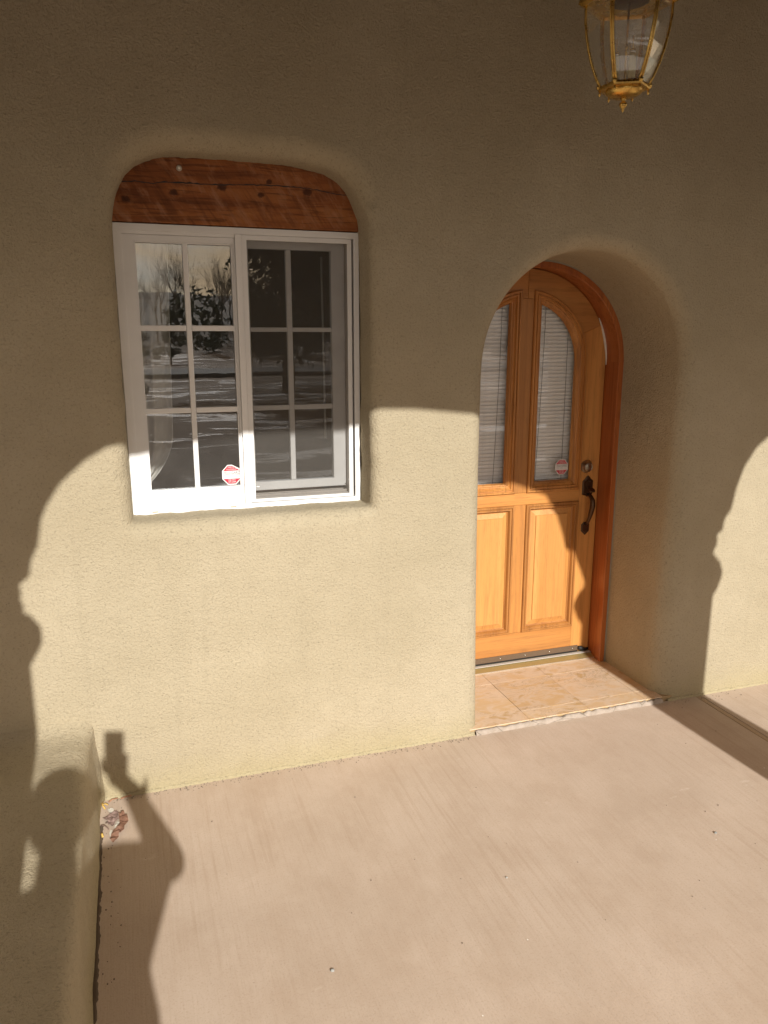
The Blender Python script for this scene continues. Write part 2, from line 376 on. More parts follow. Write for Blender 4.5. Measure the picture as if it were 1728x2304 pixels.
# ---- opening outlines in (x, z)
def densify(pts, step, closed=True):
    out = []
    n = len(pts)
    for i in range(n if closed else n - 1):
        a = Vector(pts[i]); b = Vector(pts[(i + 1) % n]); k = max(1, int((b - a).length / step))
        for q in range(k): out.append(a.lerp(b, q / k))
    if not closed: out.append(Vector(pts[-1]))
    return out
def smooth_poly(p, it=2, closed=True):
    p = [Vector(q) for q in p]
    for _ in range(it):
        n = len(p); p = [((p[i - 1] + p[i] * 2 + p[(i + 1) % n]) / 4 if (closed or 0 < i < n - 1) else p[i]) for i in range(n)]
    return p
# door opening (open at the floor): runs up the left side, over the arch and down the right
dop = []
for i in range(15):
    z = 1.575 * i / 15; dop.append((1.378 - .02 * math.sin(math.pi * min(1, z / 1.575) * .6), z - .0))
for i in range(41):
    a = math.pi - math.pi * i / 40
    cxx = (1.359 + 2.3035) / 2; aa = (2.3035 - 1.359) / 2
    dop.append((cxx + aa * math.cos(a), 1.575 + .463 * math.sin(a)))
for i in range(1, 16):
    z = 1.575 * (1 - i / 15); dop.append((2.3035 + .006 * (1 - z / 1.575), z))
dop = smooth_poly(densify(dop, .02, False), 3, False)
dop[0].y = -.02; dop[-1].y = -.02
# window opening (closed)
wop = [(.004, 1.048), (.890, 1.048), (.890, 1.3), (.891, 1.7), (.887, 2.05), (.876, 2.122), (.861, 2.165), (.841, 2.207), (.8, 2.247), (.754, 2.272), (.669, 2.288), (.572, 2.296), (.447, 2.297),
       (.325, 2.297), (.224, 2.297), (.176, 2.289), (.129, 2.277), (.088, 2.256), (.051, 2.221), (.028, 2.174), (.013, 2.123), (.006, 2.07), (.003, 1.8), (.002, 1.4)]
wop = smooth_poly(densify(wop, .012), 1)
wop = [p + Vector((noise.noise(Vector((p.x * 14, p.y * 14, 3))) * .004 + noise.noise(Vector((p.x * 70, p.y * 70, 3))) * .002, noise.noise(Vector((p.x * 14, p.y * 14, 9))) * .004 + noise.noise(Vector((p.x * 70, p.y * 70, 9))) * .002)) for p in wop]
def normals(p, closed):
    n = len(p); out = []
    for i in range(n):
        a = p[i - 1] if (closed or i > 0) else p[i]; b = p[(i + 1) % n] if (closed or i < n - 1) else p[i]
        t = (b - a).normalized(); out.append(Vector((t.y, -t.x)))
    for _ in range(4):
        out = [((out[i - 1] + out[i] + out[(i + 1) % n]).normalized() if (closed or 0 < i < n - 1) else out[i]) for i in range(n)]
    return out
dn = [-q for q in normals(dop, False)]                       # outward = away from the opening
wn = normals(wop, True)
def edge_loft(p, nrm, rad, depth, closed, seg=8):
    """rings from the back of the reveal to the flat wall face; rad is a function of the point"""
    rs = []
    rr = [rad(q) for q in p]
    for k in range(4): rs.append([Vector((q.x, depth + (r - depth) * k / 4, q.y)) for q, r in zip(p, rr)])
    for k in range(seg + 1):
        a = math.pi / 2 * k / seg
        rs.append([Vector((q.x + n.x * r * (1 - math.cos(a)), r * (1 - math.sin(a)), q.y + n.y * r * (1 - math.cos(a)))) for q, n, r in zip(p, nrm, rr)])
    return rs
def rad_door(q):
    if q.x > XC: return .062 + .045 * max(0, 1 - q.y / 1.4)
    return .065
def rad_win(q):
    if q.x > .84 and q.y < 2.15: return .042
    return .07 if q.y > 1.2 else .06
dr = edge_loft(dop, dn, rad_door, .47, False); wr = edge_loft(wop, wn, rad_win, .17, True)
bm = bmesh.new()
def add_loft(rs, closed):
    vv = [[bm.verts.new(p) for p in r] for r in rs]
    n = len(rs[0])
    for a, b in zip(vv, vv[1:]):
        for i in range(n if closed else n - 1):
            j = (i + 1) % n; bm.faces.new((a[i], a[j], b[j], b[i]))
    return vv[-1]
dlast = add_loft(dr, False); wlast = add_loft(wr, True)
for v in dlast + wlast: v.co.y = 0
X0, X1, ZT = -3.6, 5.6, 4.0
corner = [bm.verts.new(c) for c in ((X0, 0, -.02), (X0, 0, ZT), (X1, 0, ZT), (X1, 0, -.02))]
dlast[0].co.z = dlast[-1].co.z = -.02
loop = [corner[0], corner[1], corner[2], corner[3]] + dlast[::-1]
es = []
for i in range(len(loop)):
    a, b = loop[i], loop[(i + 1) % len(loop)]
    es.append(bm.edges.get((a, b)) or bm.edges.new((a, b)))
for i in range(len(wlast)): es.append(bm.edges.get((wlast[i], wlast[(i + 1) % len(wlast)])))
bmesh.ops.triangle_fill(bm, edges=es, use_beauty=True, normal=(0, -1, 0))
bmesh.ops.recalc_face_normals(bm, faces=bm.faces)
# make sure the face looks towards the porch
avg = sum((f.normal.y * f.calc_area() for f in bm.faces), 0)
if avg > 0: bmesh.ops.reverse_faces(bm, faces=bm.faces)
me = bpy.data.meshes.new('stucco_wall'); bm.to_mesh(me); bm.free()
wall = link('stucco_wall', me, 'stucco', house)
for p in me.polygons: p.use_smooth = abs(p.normal.y) < .999
# the rest of the house body: ends, roof and the dark room behind
box('side_wall', X0 - .3, X0, 0, 4.6, -.02, ZT, 'stucco', house, 0); box('side_wall', X1, X1 + .3, 0, 4.6, -.02, ZT, 'stucco', house, 0)
box('back_wall', X0 - .3, X1 + .3, 4.6, 4.9, -.02, ZT, 'stucco', house, 0)
box('roof', X0 - .3, X1 + .3, .003, 4.9, ZT, ZT + .2, 'stucco', house, 0)
box('inner_wall', X0, .0, .30, .46, -.02, ZT, 'interior', house, 0); box('inner_wall', .885, 1.355, .48, .62, -.02, ZT, 'interior', house, 0)
box('inner_wall', 2.33, X1, .48, .62, -.02, ZT, 'interior', house, 0)
box('inner_wall', 0, .885, .30, .46, -.02, 1.03, 'interior', house, 0); box('inner_wall', 0, .885, .30, .46, 2.31, ZT, 'interior', house, 0)
box('inner_wall', 1.355, 2.33, .64, .70, 2.04, ZT, 'interior', house, 0)
box('partition_wall', 1.18, 1.28, .62, 4.6, -.02, ZT, 'interior', house, 0)
box('room_floor', X0, X1, .62, 4.6, -.02, .03, 'interior_wood', house, 0); box('room_ceiling', X0, X1, .62, 4.6, 2.7, 2.8, 'interior', house, 0)

# ---- lintel over the window
lp = [q for q in wop if q.y > 2.079]
lp = sorted(lp, key=lambda q: math.atan2(q.y - 2.08, q.x - .44))
cen = Vector((.44, 2.18)); lpoly = [(q.x + (q.x - cen.x) * .02, q.y + (.012 if q.y > 2.1 else 0)) for q in lp]
lpoly = [(.892, 2.081)] + [p for p in lpoly if p[1] > 2.085] + [(-.006, 2.081)]
lint = prism('lintel', lpoly, .150, .29, 'lintel', house, .003)
lint['label'] = 'rough-sawn reddish wooden beam with knots over the window'
# the long crack across the beam: a black sliver on the face, its inner shade as colour
cp = [(.03, 2.205), (.09, 2.212), (.15, 2.207), (.175, 2.214), (.26, 2.216), (.36, 2.215), (.47, 2.222), (.58, 2.225), (.70, 2.222), (.80, 2.208), (.862, 2.205)]
cp = [(p.x, p.y + noise.noise(Vector((p.x * 60, 0, 0))) * .003) for p in densify(cp, .012, False)]
v, f = [], []
for i, (x, z) in enumerate(cp):
    t_ = (.0007 + .0014 * (1 - abs(i / len(cp) - .25))) * (.5 + random.random()); v += [(x, .1492, z - t_), (x, .1492, z + t_), (x, .158, z)]
for i in range(len(cp) - 1):
    a = i * 3; f += [(a, a + 3, a + 5, a + 2), (a + 1, a + 2, a + 5, a + 4), (a, a + 1, a + 4, a + 3)]
meshobj('crack', v, f, 'rubber', lint)
lathe('washer', [(.0, 0), (.0098, 0), (.0098, .003), (.0075, .004), (.0, .004)], (.239, .150, 2.262), (0, -1, 0), 'nickel', lint, 20, False)
lathe('bolt_head', [(.0, 0), (.0045, 0), (.0042, .005), (.0, .006)], (.239, .146, 2.262), (0, -1, 0), 'white_piece', lint, 12)

# ---- door frame
def archpts(a, b, xc=XC, zs=ZS, n=40, zbot=.028):
    p = [(xc + a, zbot + (zs - zbot) * i / 6) for i in range(6)]
    p += [(xc + a * math.cos(math.pi * i / n), zs + b * math.sin(math.pi * i / n)) for i in range(n + 1)]
    p += [(xc - a, zs - (zs - zbot) * i / 6) for i in range(1, 7)]
    return p
def frame_piece(name, sel):
    prof = [(.4500, .4360, .63), (.4490, .4350, .585), (.4480, .4340, .556), (.4345, .4255, .440), (.4365, .4275, .4375), (.4600, .4510, .4375), (.4640, .4550, .441), (.4660, .4570, .50), (.466, .457, .63)]
    rs = []
    for a, b, y in prof:
        q = archpts(a, b); q = [q[i] for i in sel]; rs.append([Vector((x, y, z)) for x, z in q])
    rs.append(rs[0])
    n = len(rs[0]); v = [p for r in rs[:-1] for p in r]; k = len(rs) - 1; f = []
    for i in range(k):
        for j in range(n - 1): f.append((i * n + j, i * n + j + 1, ((i + 1) % k) * n + j + 1, ((i + 1) % k) * n + j))
    f.append(tuple(i * n for i in range(k))); f.append(tuple(i * n + n - 1 for i in range(k)))
    o = meshobj(name, v, f, 'jamb', fr_root if fr_root else house); return o
fr_root = None
fr = frame_piece('door_frame', list(range(0, 7))); fr['label'] = 'red-brown wooden jamb and arch around the door'
fr_root = fr
frame_piece('arch_piece', list(range(6, 47))); frame_piece('jamb_piece', list(range(46, 53)))
# grey caulk bead where jamb meets stucco
q = archpts(.4655, .4575, n=40); tube('caulk_bead', [(x + noise.noise(Vector((x * 9, z * 9, 0))) * .002, .4385, z) for x, z in q], .0055, 'caulk', fr, 6)
# thin white sliver along the crescent gap between door and arch
v, f = [], []
for i in range(21):
    a = R(-2 + 31 * i / 20); wdt = .0075 * math.sin(math.pi * i / 20)
    ao, bo = .4470, .433
    v += [(XC + (ao - wdt) * math.cos(a), .5585, ZS + (bo - wdt) * math.sin(a)), (XC + ao * math.cos(a), .5585, ZS + bo * math.sin(a)), (XC + ao * math.cos(a), .566, ZS + bo * math.sin(a)), (XC + (ao - wdt) * math.cos(a), .566, ZS + (bo - wdt) * math.sin(a))]
for i in range(20):
    a = i * 4
    for k in range(4): f.append((a + k, a + 4 + k, a + 4 + (k + 1) % 4, a + (k + 1) % 4))
meshobj('white_piece', v, f, 'white_piece', fr)

# ---- doorstep
M['grout'] = plain('tan_grout', (.36, .25, .13), .9)
step = box('doorstep', 1.30, 2.40, .004, .60, -.02, .0235, 'grout', house, .002)
xs_ = [1.325, 1.622, 1.930, 2.232, 2.330]; ys_ = [-.004, .078, .378, .498]
for i in range(4):
    for j in range(3):
        s = .0007
        box('tile', xs_[i] + s, xs_[i + 1] - s, ys_[j] + s, ys_[j + 1] - s, .0240, jit(.0285, .0005), 'tile', step, .0006)
def lumpy_strip(name, x0, x1, yc, w_, h_, mat, parent, z0=0, n=None, seed=0, slope=0, end_taper=True):
    n = n or int((x1 - x0) / .012); v, f = [], []
    for i in range(n + 1):
        x = x0 + (x1 - x0) * i / n
        a = 1 + .45 * noise.noise(Vector((x * 22, seed, 0))) + .35 * noise.noise(Vector((x * 70, seed, 5)))
        b = 1 + .45 * noise.noise(Vector((x * 25, seed, 11))) + .4 * noise.noise(Vector((x * 80, seed, 7)))
        a, b = max(.25, a), max(.2, b); y = yc + slope * (x - x0)
        v += [(x, y + .012, z0 - .004), (x, y + .012, z0 + h_ * b), (x, y - w_ * a * .45, z0 + h_ * b * .9), (x, y - w_ * a * .85, z0 + h_ * b * .45), (x, y - w_ * a, z0 - .004)]
    for i in range(n):
        for k in range(4): f.append((i * 5 + k, i * 5 + 5 + k, i * 5 + 6 + k, i * 5 + 1 + k))
    return meshobj(name, v, f, mat, parent, True)
lumpy_strip('mortar_edge', 1.355, 2.33, -.0035, .011, .0185, 'mortar', step, 0, seed=3)
lumpy_strip('stucco_foot', -.17, 1.35, .002, .010, .012, 'stucco', house, 0, seed=1)
lumpy_strip('stucco_foot', 2.36, 4.4, .002, .011, .012, 'stucco', house, 0, seed=2)
thr = prism('threshold', [(1.38, .0), (2.292, .0), (2.292, .01), (1.38, .01)], 0, .01, 'sill_brass', house)
thr.data.clear_geometry(); 
v, f = [], []
pr = [(.497, .026), (.497, .0325), (.502, .0345), (.530, .040), (.556, .0425), (.60, .0425), (.60, .026)]
for x in (1.38, 2.2925): v += [(x, y, z) for y, z in pr]
n = len(pr); f = [tuple(range(n)), tuple(range(n, 2 * n))[::-1]] + [(i, (i + 1) % n, n + (i + 1) % n, n + i) for i in range(n)]
thr.data.from_pydata(v, [], f); thr.data.update()
box('bright_lip', 1.38, 2.2925, .4935, .4968, .026, .0335, 'screw', thr, .001)
box('grey_strip', 1.38, 2.2925, .535, .5555, .0428, .0455, 'alu', thr, .001)

# ================================================================== THE DOOR
door = empty('wooden_door', (XC, .59, .05), 'honey-stained arched wooden door with two tall glass panes and raised panels', 'door')
YF, YB = .567, .611; DA, DB = .4455, .4315; DZ = .046
def arc(a, b, t0, t1, n): return [(XC + a * math.cos(t0 + (t1 - t0) * i / n), ZS + b * math.sin(t0 + (t1 - t0) * i / n)) for i in range(n + 1)]
RI = .3365                                                        # outer edge of the arched glass moulding
MX0 = .0335                                                       # half width of the centre stile
T1 = R(24)
zi = ZS + RI * math.sin(T1); xi = RI * math.cos(T1)
rs_poly = [(XC + RI, DZ), (XC + DA, DZ)] + arc(DA, DB, 0, T1, 10) + arc(RI, RI, T1, 0, 10)
rs_poly = [p for i, p in enumerate(rs_poly) if i == 0 or (Vector(p) - Vector(rs_poly[i - 1])).length > 1e-4]
mir = lambda P: [(2 * XC - x, z) for x, z in P][::-1]
prism('stile', rs_poly, YF, YB, 'door_v', door); prism('stile', mir(rs_poly), YF, YB, 'door_v', door)
tt = math.acos(MX0 / RI)
ar_poly = arc(DA, DB, T1 + .0012, math.pi / 2, 22) + [(XC + .0006, 1.872), (XC + MX0, 1.872)] + arc(RI, RI, tt, T1 + .0012, 16)
prism('arched_rail', ar_poly, YF, YB, 'door_h', door)
al = prism('arched_rail', mir(ar_poly), YF + .0005, YB, 'door_h', door)
prism('centre_stile', [(XC - MX0, .936), (XC + MX0, .936), (XC + MX0, 1.8712), (XC - MX0, 1.8712)], YF + .0003, YB, 'door_v', door)
prism('centre_stile', [(XC - MX0, .196), (XC + MX0, .196), (XC + MX0, .8742), (XC - MX0, .8742)], YF + .0003, YB, 'door_v', door)
prism('middle_rail', [(XC - RI + .0004, .875), (XC + RI - .0004, .875), (XC + RI - .0004, .9352), (XC - RI + .0004, .9352)], YF, YB, 'door_h', door)
prism('bottom_rail', [(XC - RI + .0004, DZ), (XC + RI - .0004, DZ), (XC + RI - .0004, .1952), (XC - RI + .0004, .1952)], YF, YB, 'door_h', door)
def arched_ring(o, y, s):
    xl, r, zb = XC + MX0 + o, RI - o, .9355 + o
    t1 = math.acos(max(-1, min(1, (MX0 + o) / r)))
    p = [(xl, zb), (XC + r, zb)] + [(XC + r, zb + (ZS - zb) * k / 4) for k in (1, 2, 3)] + [(XC + r * math.cos(t1 * k / 18), ZS + r * math.sin(t1 * k / 18)) for k in range(19)]
    return [Vector((XC + s * (x - XC), y, z)) for x, z in p]
UP = [(0, .004), (.0, -.006), (.004, -.0105), (.011, -.0105), (.0135, -.003), (.016, -.0025), (.019, -.008), (.025, -.0085), (.028, -.002), (.031, .001), (.034, -.001), (.039, .002), (.042, .0075), (.046, .009), (.052, .022), (.052, .030)]
glass_parts = []
for s in (1, -1):
    mo = rings('glass_moulding', [arched_ring(o, YF + y, s) for o, y in UP], 'mould_v', door)
    a = arched_ring(.046, YF + .0235, s); b = arched_ring(.046, YF + .0275, s)
    g = rings('glass_pane', [a, b], 'door_glass', door, (True, True)); glass_parts.append(g)
def rect_ring(o, y, s, x0=MX0, x1=RI, z0=.1955, z1=.8747):
    return [Vector((XC + s * (x), y, z)) for x, z in ((x0 + o, z0 + o), (x1 - o, z0 + o), (x1 - o, z1 - o), (x0 + o, z1 - o))]
LOW = [(0, .004), (0, -.005), (.003, -.009), (.010, -.009), (.012, -.003), (.015, -.0025), (.018, -.007), (.023, -.0075), (.026, -.001), (.028, .006), (.034, .011), (.034, .02)]
for s in (1, -1):
    rings('panel_moulding', [rect_ring(o, YF + y, s) for o, y in LOW], 'mould_v', door)
    rings('raised_panel', [rect_ring(o, YF + y, s) for o, y in ((.0325, .03), (.0325, .0125), (.038, .0115), (.060, .0035), (.0615, -.001), (.0625, -.002))], 'panel', door, (True, True))
# door sweep
sw = prism('door_sweep', [(1.398, .0505), (2.222, .0505), (2.222, .080), (1.398, .080)], YF - .006, YF + .001, 'sweep', door, .002)
box('rubber_blade', 1.398, 2.222, YF - .009, YF - .001, .0462, .0500, 'rubber', sw, .0008)
for x in (1.46, 1.61, 1.76, 1.905, 2.05, 2.19): lathe('screw', [(0, 0), (.0032, 0), (.0025, .0018), (0, .0024)], (x, YF - .006, .066), (0, -1, 0), 'screw', sw, 10)
tube('corner_seal', [(2.224, YF - .006, .066), (2.243, YF - .008, .062), (2.262, YF - .006, .0535), (2.288, YF - .002, .0525)], [.011, .012, .008, .005], 'rubber', door, 8)
# deadbolt
db = lathe('deadbolt', [(.0, 0), (.0335, 0), (.0335, .003), (.030, .006), (.0225, .021), (.0225, .0235), (.0205, .0245), (.0185, .0235), (.0182, .020), (.0, .020)], (2.214, YF, 1.052), (0, -1, 0), 'nickel', door, 32)
lathe('lock_cylinder', [(0, 0), (.0165, 0), (.0165, .003), (.0155, .0038), (0, .0038)], (2.214, YF - .0195, 1.052), (0, -1, 0), 'nickel', db, 24)
box('keyway', 2.2128, 2.2152, YF - .0246, YF - .0228, 1.0445, 1.0575, 'rubber', db, .0004)
# handle set
HX = 2.226
hp = [(HX - .030, .905), (HX - .012, .9), (HX, .893), (HX + .012, .9), (HX + .030, .905), (HX + .031, .975), (HX + .018, .986), (HX + .010, .997), (HX, 1.004), (HX - .010, .997), (HX - .018, .986), (HX - .031, .975)]
def bev_plate(name, poly, h, ins, mat, parent):
    c = sum((Vector(p) for p in poly), Vector((0, 0))) / len(poly)
    def rg(k, y): return [Vector((c.x + (p[0] - c.x) * k, YF - y, c.y + (p[1] - c.y) * k)) for p in poly]
    return rings(name, [rg(1, -.001), rg(1, .003), rg(ins + (1 - ins) * .5, .005), rg(ins, .006), rg(ins * .96, h)], mat, parent, (True, True))
hs = bev_plate('handle_set', hp, .012, .80, 'bronze', door)
lp_ = [(HX - .0235, .712), (HX, .690), (HX + .0235, .712), (HX + .0235, .748), (HX + .010, .760), (HX - .010, .760), (HX - .0235, .748)]
bev_plate('lower_plate', lp_, .010, .8, 'bronze', hs)
lathe('plate_screw', [(0, 0), (.006, 0), (.005, .003), (0, .004)], (HX, YF - .010, .712), (0, -1, 0), 'bronze', hs, 12)
tube('grip', [(HX, YF - .010, .908), (HX + .001, YF - .034, .902), (HX + .001, YF - .054, .882), (HX, YF - .058, .858), (HX, YF - .050, .825), (HX, YF - .036, .79), (HX, YF - .022, .762), (HX, YF - .009, .748)],
     [.008, .010, .0125, .014, .0125, .0095, .0075, .007], M['bronze'], hs, 12)
lathe('thumb_knob', [(0, 0), (.005, 0), (.006, .006), (0, .009)], (HX, YF - .012, .978), (0, -1, 0), 'bronze', hs, 12)
rings('thumb_latch', [[Vector((HX + sx * wd, YF - y, z + sz * .004)) for sx, sz in ((-1, -1), (1, -1), (1, 1), (-1, 1))] for y, z, wd in ((.010, .942, .007), (.026, .942, .009), (.040, .936, .017), (.050, .930, .015), (.053, .929, .011))], 'bronze', hs, (True, True))

# ---- octagonal alarm stickers (flat print on the panes)
def text_mesh(txt, size, wid=None):
    cu = bpy.data.curves.new('lettering', 'FONT'); cu.body = txt; cu.size = size; cu.align_x = 'CENTER'; cu.align_y = 'CENTER'
    o = bpy.data.objects.new('lettering', cu); COL.objects.link(o)
    dg = bpy.context.evaluated_depsgraph_get(); me = bpy.data.meshes.new_from_object(o.evaluated_get(dg))
    bpy.data.objects.remove(o)
    if wid:
        xs = [v.co.x for v in me.vertices]; k = wid / (max(xs) - min(xs))
        for v in me.vertices: v.co.x *= k
    return me
def sticker(cx, cz, y, rad, parent, nick=False):
    """octagon standing in the x-z plane, its face towards -y"""
    t8 = math.tan(R(22.5)); W, H = rad, rad * 1.06
    oc = [(W * t8, -H), (W, -H * t8), (W, H * t8), (W * t8, H), (-W * t8, H), (-W, H * t8), (-W, -H * t8), (-W * t8, -H)]
    if nick: oc[3] = (W * .06, H); oc[2] = (W, H * .50)
    st = prism('alarm_sticker', [(cx + a, cz + b) for a, b in oc], y - .0006, y, 'sticker_white', parent, 0)
    st['label'] = 'red and white octagonal alarm sticker'
    k = .91
    band = H * .40
    def clipx(zz): return W * k if abs(zz) < H * t8 * k else W * k * (t8 + (1 - t8) * (H * k - abs(zz)) / (H * k * (1 - t8)))
    top = [(-clipx(band), band), (clipx(band), band), (W * k * t8, H * k), (-W * k * t8, H * k)]
    if nick: top = [(-clipx(band), band), (clipx(band) * .96, band), (W * .12, H * k * .98), (-W * k * t8, H * k)]
    bot = [(-W * k * t8, -H * k), (W * k * t8, -H * k), (clipx(band), -band), (-clipx(band), -band)]
    for p in (top, bot): prism('red_panel', [(cx + a, cz + b) for a, b in p], y - .0010, y - .0006, 'red', st, 0)
    def txt(s, z, size, wid, mat):
        me = text_mesh(s, size, wid); 
        for v in me.vertices: v.co = Vector((cx + v.co.x, y - .0013, cz + z + v.co.y))
        link('lettering', me, mat, st)
    txt('PREMISES', H * .76, rad * .20, rad * .74, 'sticker_white'); txt('MONITORED BY', H * .54, rad * .20, rad * 1.08, 'sticker_white')
    txt('TELE-GARD', H * .18, rad * .42, rad * 1.75, 'sticker_ink'); txt('SECURITY ALARM SYSTEMS', H * -.03, rad * .13, rad * 1.6, 'sticker_ink')
    txt('* * *', H * -.24, rad * .30, rad * .40, 'sticker_ink')
    for sx in (-1, 1): prism('thin_rule', [(cx + sx * rad * .34, cz - H * .215), (cx + sx * rad * .80, cz - H * .215), (cx + sx * rad * .80, cz - H * .195), (cx + sx * rad * .34, cz - H * .195)], y - .0010, y - .0007, 'sticker_ink', st, 0)
    txt('758-4471', H * -.54, rad * .22, rad * .78, 'sticker_white'); txt('377-2409', H * -.74, rad * .22, rad * .78, 'sticker_white')
sticker(2.083, 1.052, YF + .0232, .0365, glass_parts[0])

# ---- mini blind behind the door glass
bl = empty('mini_blind', (XC, .66, .97), 'pale grey mini blind hanging behind the arched door glass', 'blind')
sl = None
for i in range(50):
    z = .995 + i * .0182
    if sl is None:
        v, f = [], []
        for x in (-.33, .33):
            for k in range(6):
                a = (k / 5 - .5); v.append((x, -a * .0095 + .0, a * .0190 + .003 * (1 - 4 * a * a) * .0))
        for k in range(6): v[k] = (v[k][0], v[k][1] + .0020 * (1 - (2 * (k / 5) - 1) ** 2), v[k][2]); v[6 + k] = (v[6 + k][0], v[k][1], v[k][2])
        f = [(k, k + 1, k + 7, k + 6) for k in range(5)]
        me = bpy.data.meshes.new('slat'); me.from_pydata(v, [], f); me.materials.append(M['blind'])
        bmm = bmesh.new(); bmm.from_mesh(me); bmesh.ops.solidify(bmm, geom=list(bmm.faces), thickness=.0006); bmm.to_mesh(me); bmm.free()
        sl = me
    o = bpy.data.objects.new('slat', sl); COL.objects.link(o); o.parent = bl; o.matrix_parent_inverse = Matrix.Translation((-XC, -.66, -.97)); o.location = (XC, .632, z)
    o.rotation_euler = (jit(0, .05), jit(0, .002), 0)
box('bottom_rail', XC - .33, XC + .33, .626, .640, .968, .982, 'blind', bl, .002); box('head_rail', XC - .33, XC + .33, .622, .65, 1.905, 1.94, 'blind', bl, .002)
for s, x0, x1 in ((1, .118, .140), (-1, .118, .140), (1, .27, .27), (-1, .27, .27)):
    tube('ladder_cord', [(XC + s * x0 + (.022 * math.sin(k / 11 * math.pi * .5) if x0 < .2 else 0) - .01, .6235, .98 + .92 * k / 11) for k in range(12)], .0011, 'cord', bl, 5)

# ================================================================== THE WINDOW
win = empty('sliding_window', (.44, .16, 1.05), 'white two-panel sliding window with divided panes under the wooden beam', 'window')
WX0, WX1, WZ0, WZ1 = .004, .879, 1.046, 2.0775
def frame_ring(name, x0, x1, z0, z1, w_, y0, y1, mat, parent, bw=.002, ws=None):
    """mitred rectangular frame; ws = (left, right, bottom, top) widths"""
    l, r, b, t_ = ws or (w_,) * 4
    o = [(x0, z0), (x1, z0), (x1, z1), (x0, z1)]; i = [(x0 + l, z0 + b), (x1 - r, z0 + b), (x1 - r, z1 - t_), (x0 + l, z1 - t_)]
    bm = bmesh.new()
    V = {(k, s, y): bm.verts.new((p[0], y, p[1])) for s, P in (('o', o), ('i', i)) for k, p in enumerate(P) for y in (y0, y1)}
    for k in range(4):
        j = (k + 1) % 4
        bm.faces.new((V[k, 'o', y0], V[j, 'o', y0], V[j, 'i', y0], V[k, 'i', y0])); bm.faces.new((V[k, 'o', y1], V[k, 'i', y1], V[j, 'i', y1], V[j, 'o', y1]))
        bm.faces.new((V[k, 'o', y0], V[k, 'o', y1], V[j, 'o', y1], V[j, 'o', y0])); bm.faces.new((V[k, 'i', y0], V[j, 'i', y0], V[j, 'i', y1], V[k, 'i', y1]))
    bmesh.ops.recalc_face_normals(bm, faces=bm.faces)
    if bw: bmesh.ops.bevel(bm, geom=[e for e in bm.edges if all(abs(v.co.y - y0) < 1e-6 for v in e.verts)], offset=bw, segments=2, affect='EDGES')
    return bmobj(name, bm, mat, parent)
frame_ring('frame', WX0 - .01, WX1 + .008, WZ0 - .01, WZ1, 0, .157, .29, 'white', win, .002, (.031, .021, .028, .023))
box('mullion', .4215, .4432, .1545, .24, WZ0 + .002, 2.054, 'white', win, .0015)
box('side_stop', .025, .034, .163, .20, 1.064, 2.0545, 'white', win, .001); box('top_stop', .034, .4215, .163, .20, 2.043, 2.0545, 'white', win, .001)
# fixed left sash
fs = frame_ring('fixed_sash', .0255, .4213, 1.063, 2.0425, 0, .168, .205, 'white', win, .0025, (.0465, .008, .066, .020))
xg = [.0755, .2365, .2555, .4140]; zg = [1.1305, 1.4185, 1.4375, 1.7155, 1.7355, 2.0195]
frame_ring('glazing_bead', .0722, .4131, 1.1292, 2.0223, 0, .1725, .188, 'white', fs, .0015, (.0055, .0055, .0045, .0055))
box('muntin', .2365, .2555, .173, .199, 1.132, 2.018, 'white', fs, .003); 
for z0, z1 in ((1.4185, 1.4385), (1.7155, 1.7355)):
    for x0, x1 in ((.0765, .2362), (.2558, .4085)): box('muntin', x0, x1, .1735, .199, z0, z1, 'white', fs, .003)
pn = []
for r_ in range(3):
    for c_ in range(2): pn.append(box('pane', (.0735, .2458)[c_], (.2458, .4145)[c_], .1865, .1905, (1.129, 1.4285, 1.7255)[r_], (1.4285, 1.7255, 2.022)[r_], 'glass', fs, 0))
sticker(.377, 1.176, .1862, .0365, pn[1], True)
for x in (.085, .375): box('weep_slot', x - .011, x + .011, .1555, .1572, 1.0535, 1.0575, 'joint_filler', win, .0004)
# insect screen and the sliding sash behind it
sc = frame_ring('insect_screen', .4436, .8585, 1.0665, 2.0535, 0, .160, .1715, 'white', win, .0015, (.0195, .0165, .012, .0165))
box('screen_mesh', .458, .847, .1655, .1662, 1.074, 2.041, 'screen', sc, 0)
for x, z in ((.466, 1.128), (.838, 1.135), (.470, 1.935)): lathe('pull_tab', [(0, 0), (.0022, 0), (.0022, .012), (0, .0125)], (x, .1595, z), (1, -.2, 0), 'white', sc, 8)
ss = frame_ring('sliding_sash', .446, .8430, 1.103, 2.054, 0, .208, .240, 'white', win, .002, (.028, .052, .033, .040))
box('muntin', .6155, .6355, .211, .236, 1.137, 2.013, 'white', ss, .003)
for z0, z1 in ((1.4165, 1.4355), (1.7135, 1.7300)):
    for x0, x1 in ((.475, .6152), (.6358, .790)): box('muntin', x0, x1, .2115, .236, z0, z1, 'white', ss, .003)
for r_ in range(3):
    for c_ in range(2): box('pane', (.4735, .6255)[c_], (.6255, .7915)[c_], .2225, .2265, (1.1355, 1.426, 1.7215)[r_], (1.426, 1.7215, 2.0145)[r_], 'glass', ss, 0)
for k in range(4): box('track', .446, .857, .176 + .022 * k, .186 + .022 * k, 1.0645, 1.082 + .007 * (k % 2), 'alu', win, .001)
box('side_channel', .8435, .8568, .176, .245, 1.068, 2.050, 'alu', win, .001)
# caulk and flaking stucco edge round the frame
tube('sealant_bead', [(.0025 + noise.noise(Vector((0, z * .12, 1))) * .002, .1565, 1.05 + z * .02) for z in range(51)], .004, 'caulk', win, 6)

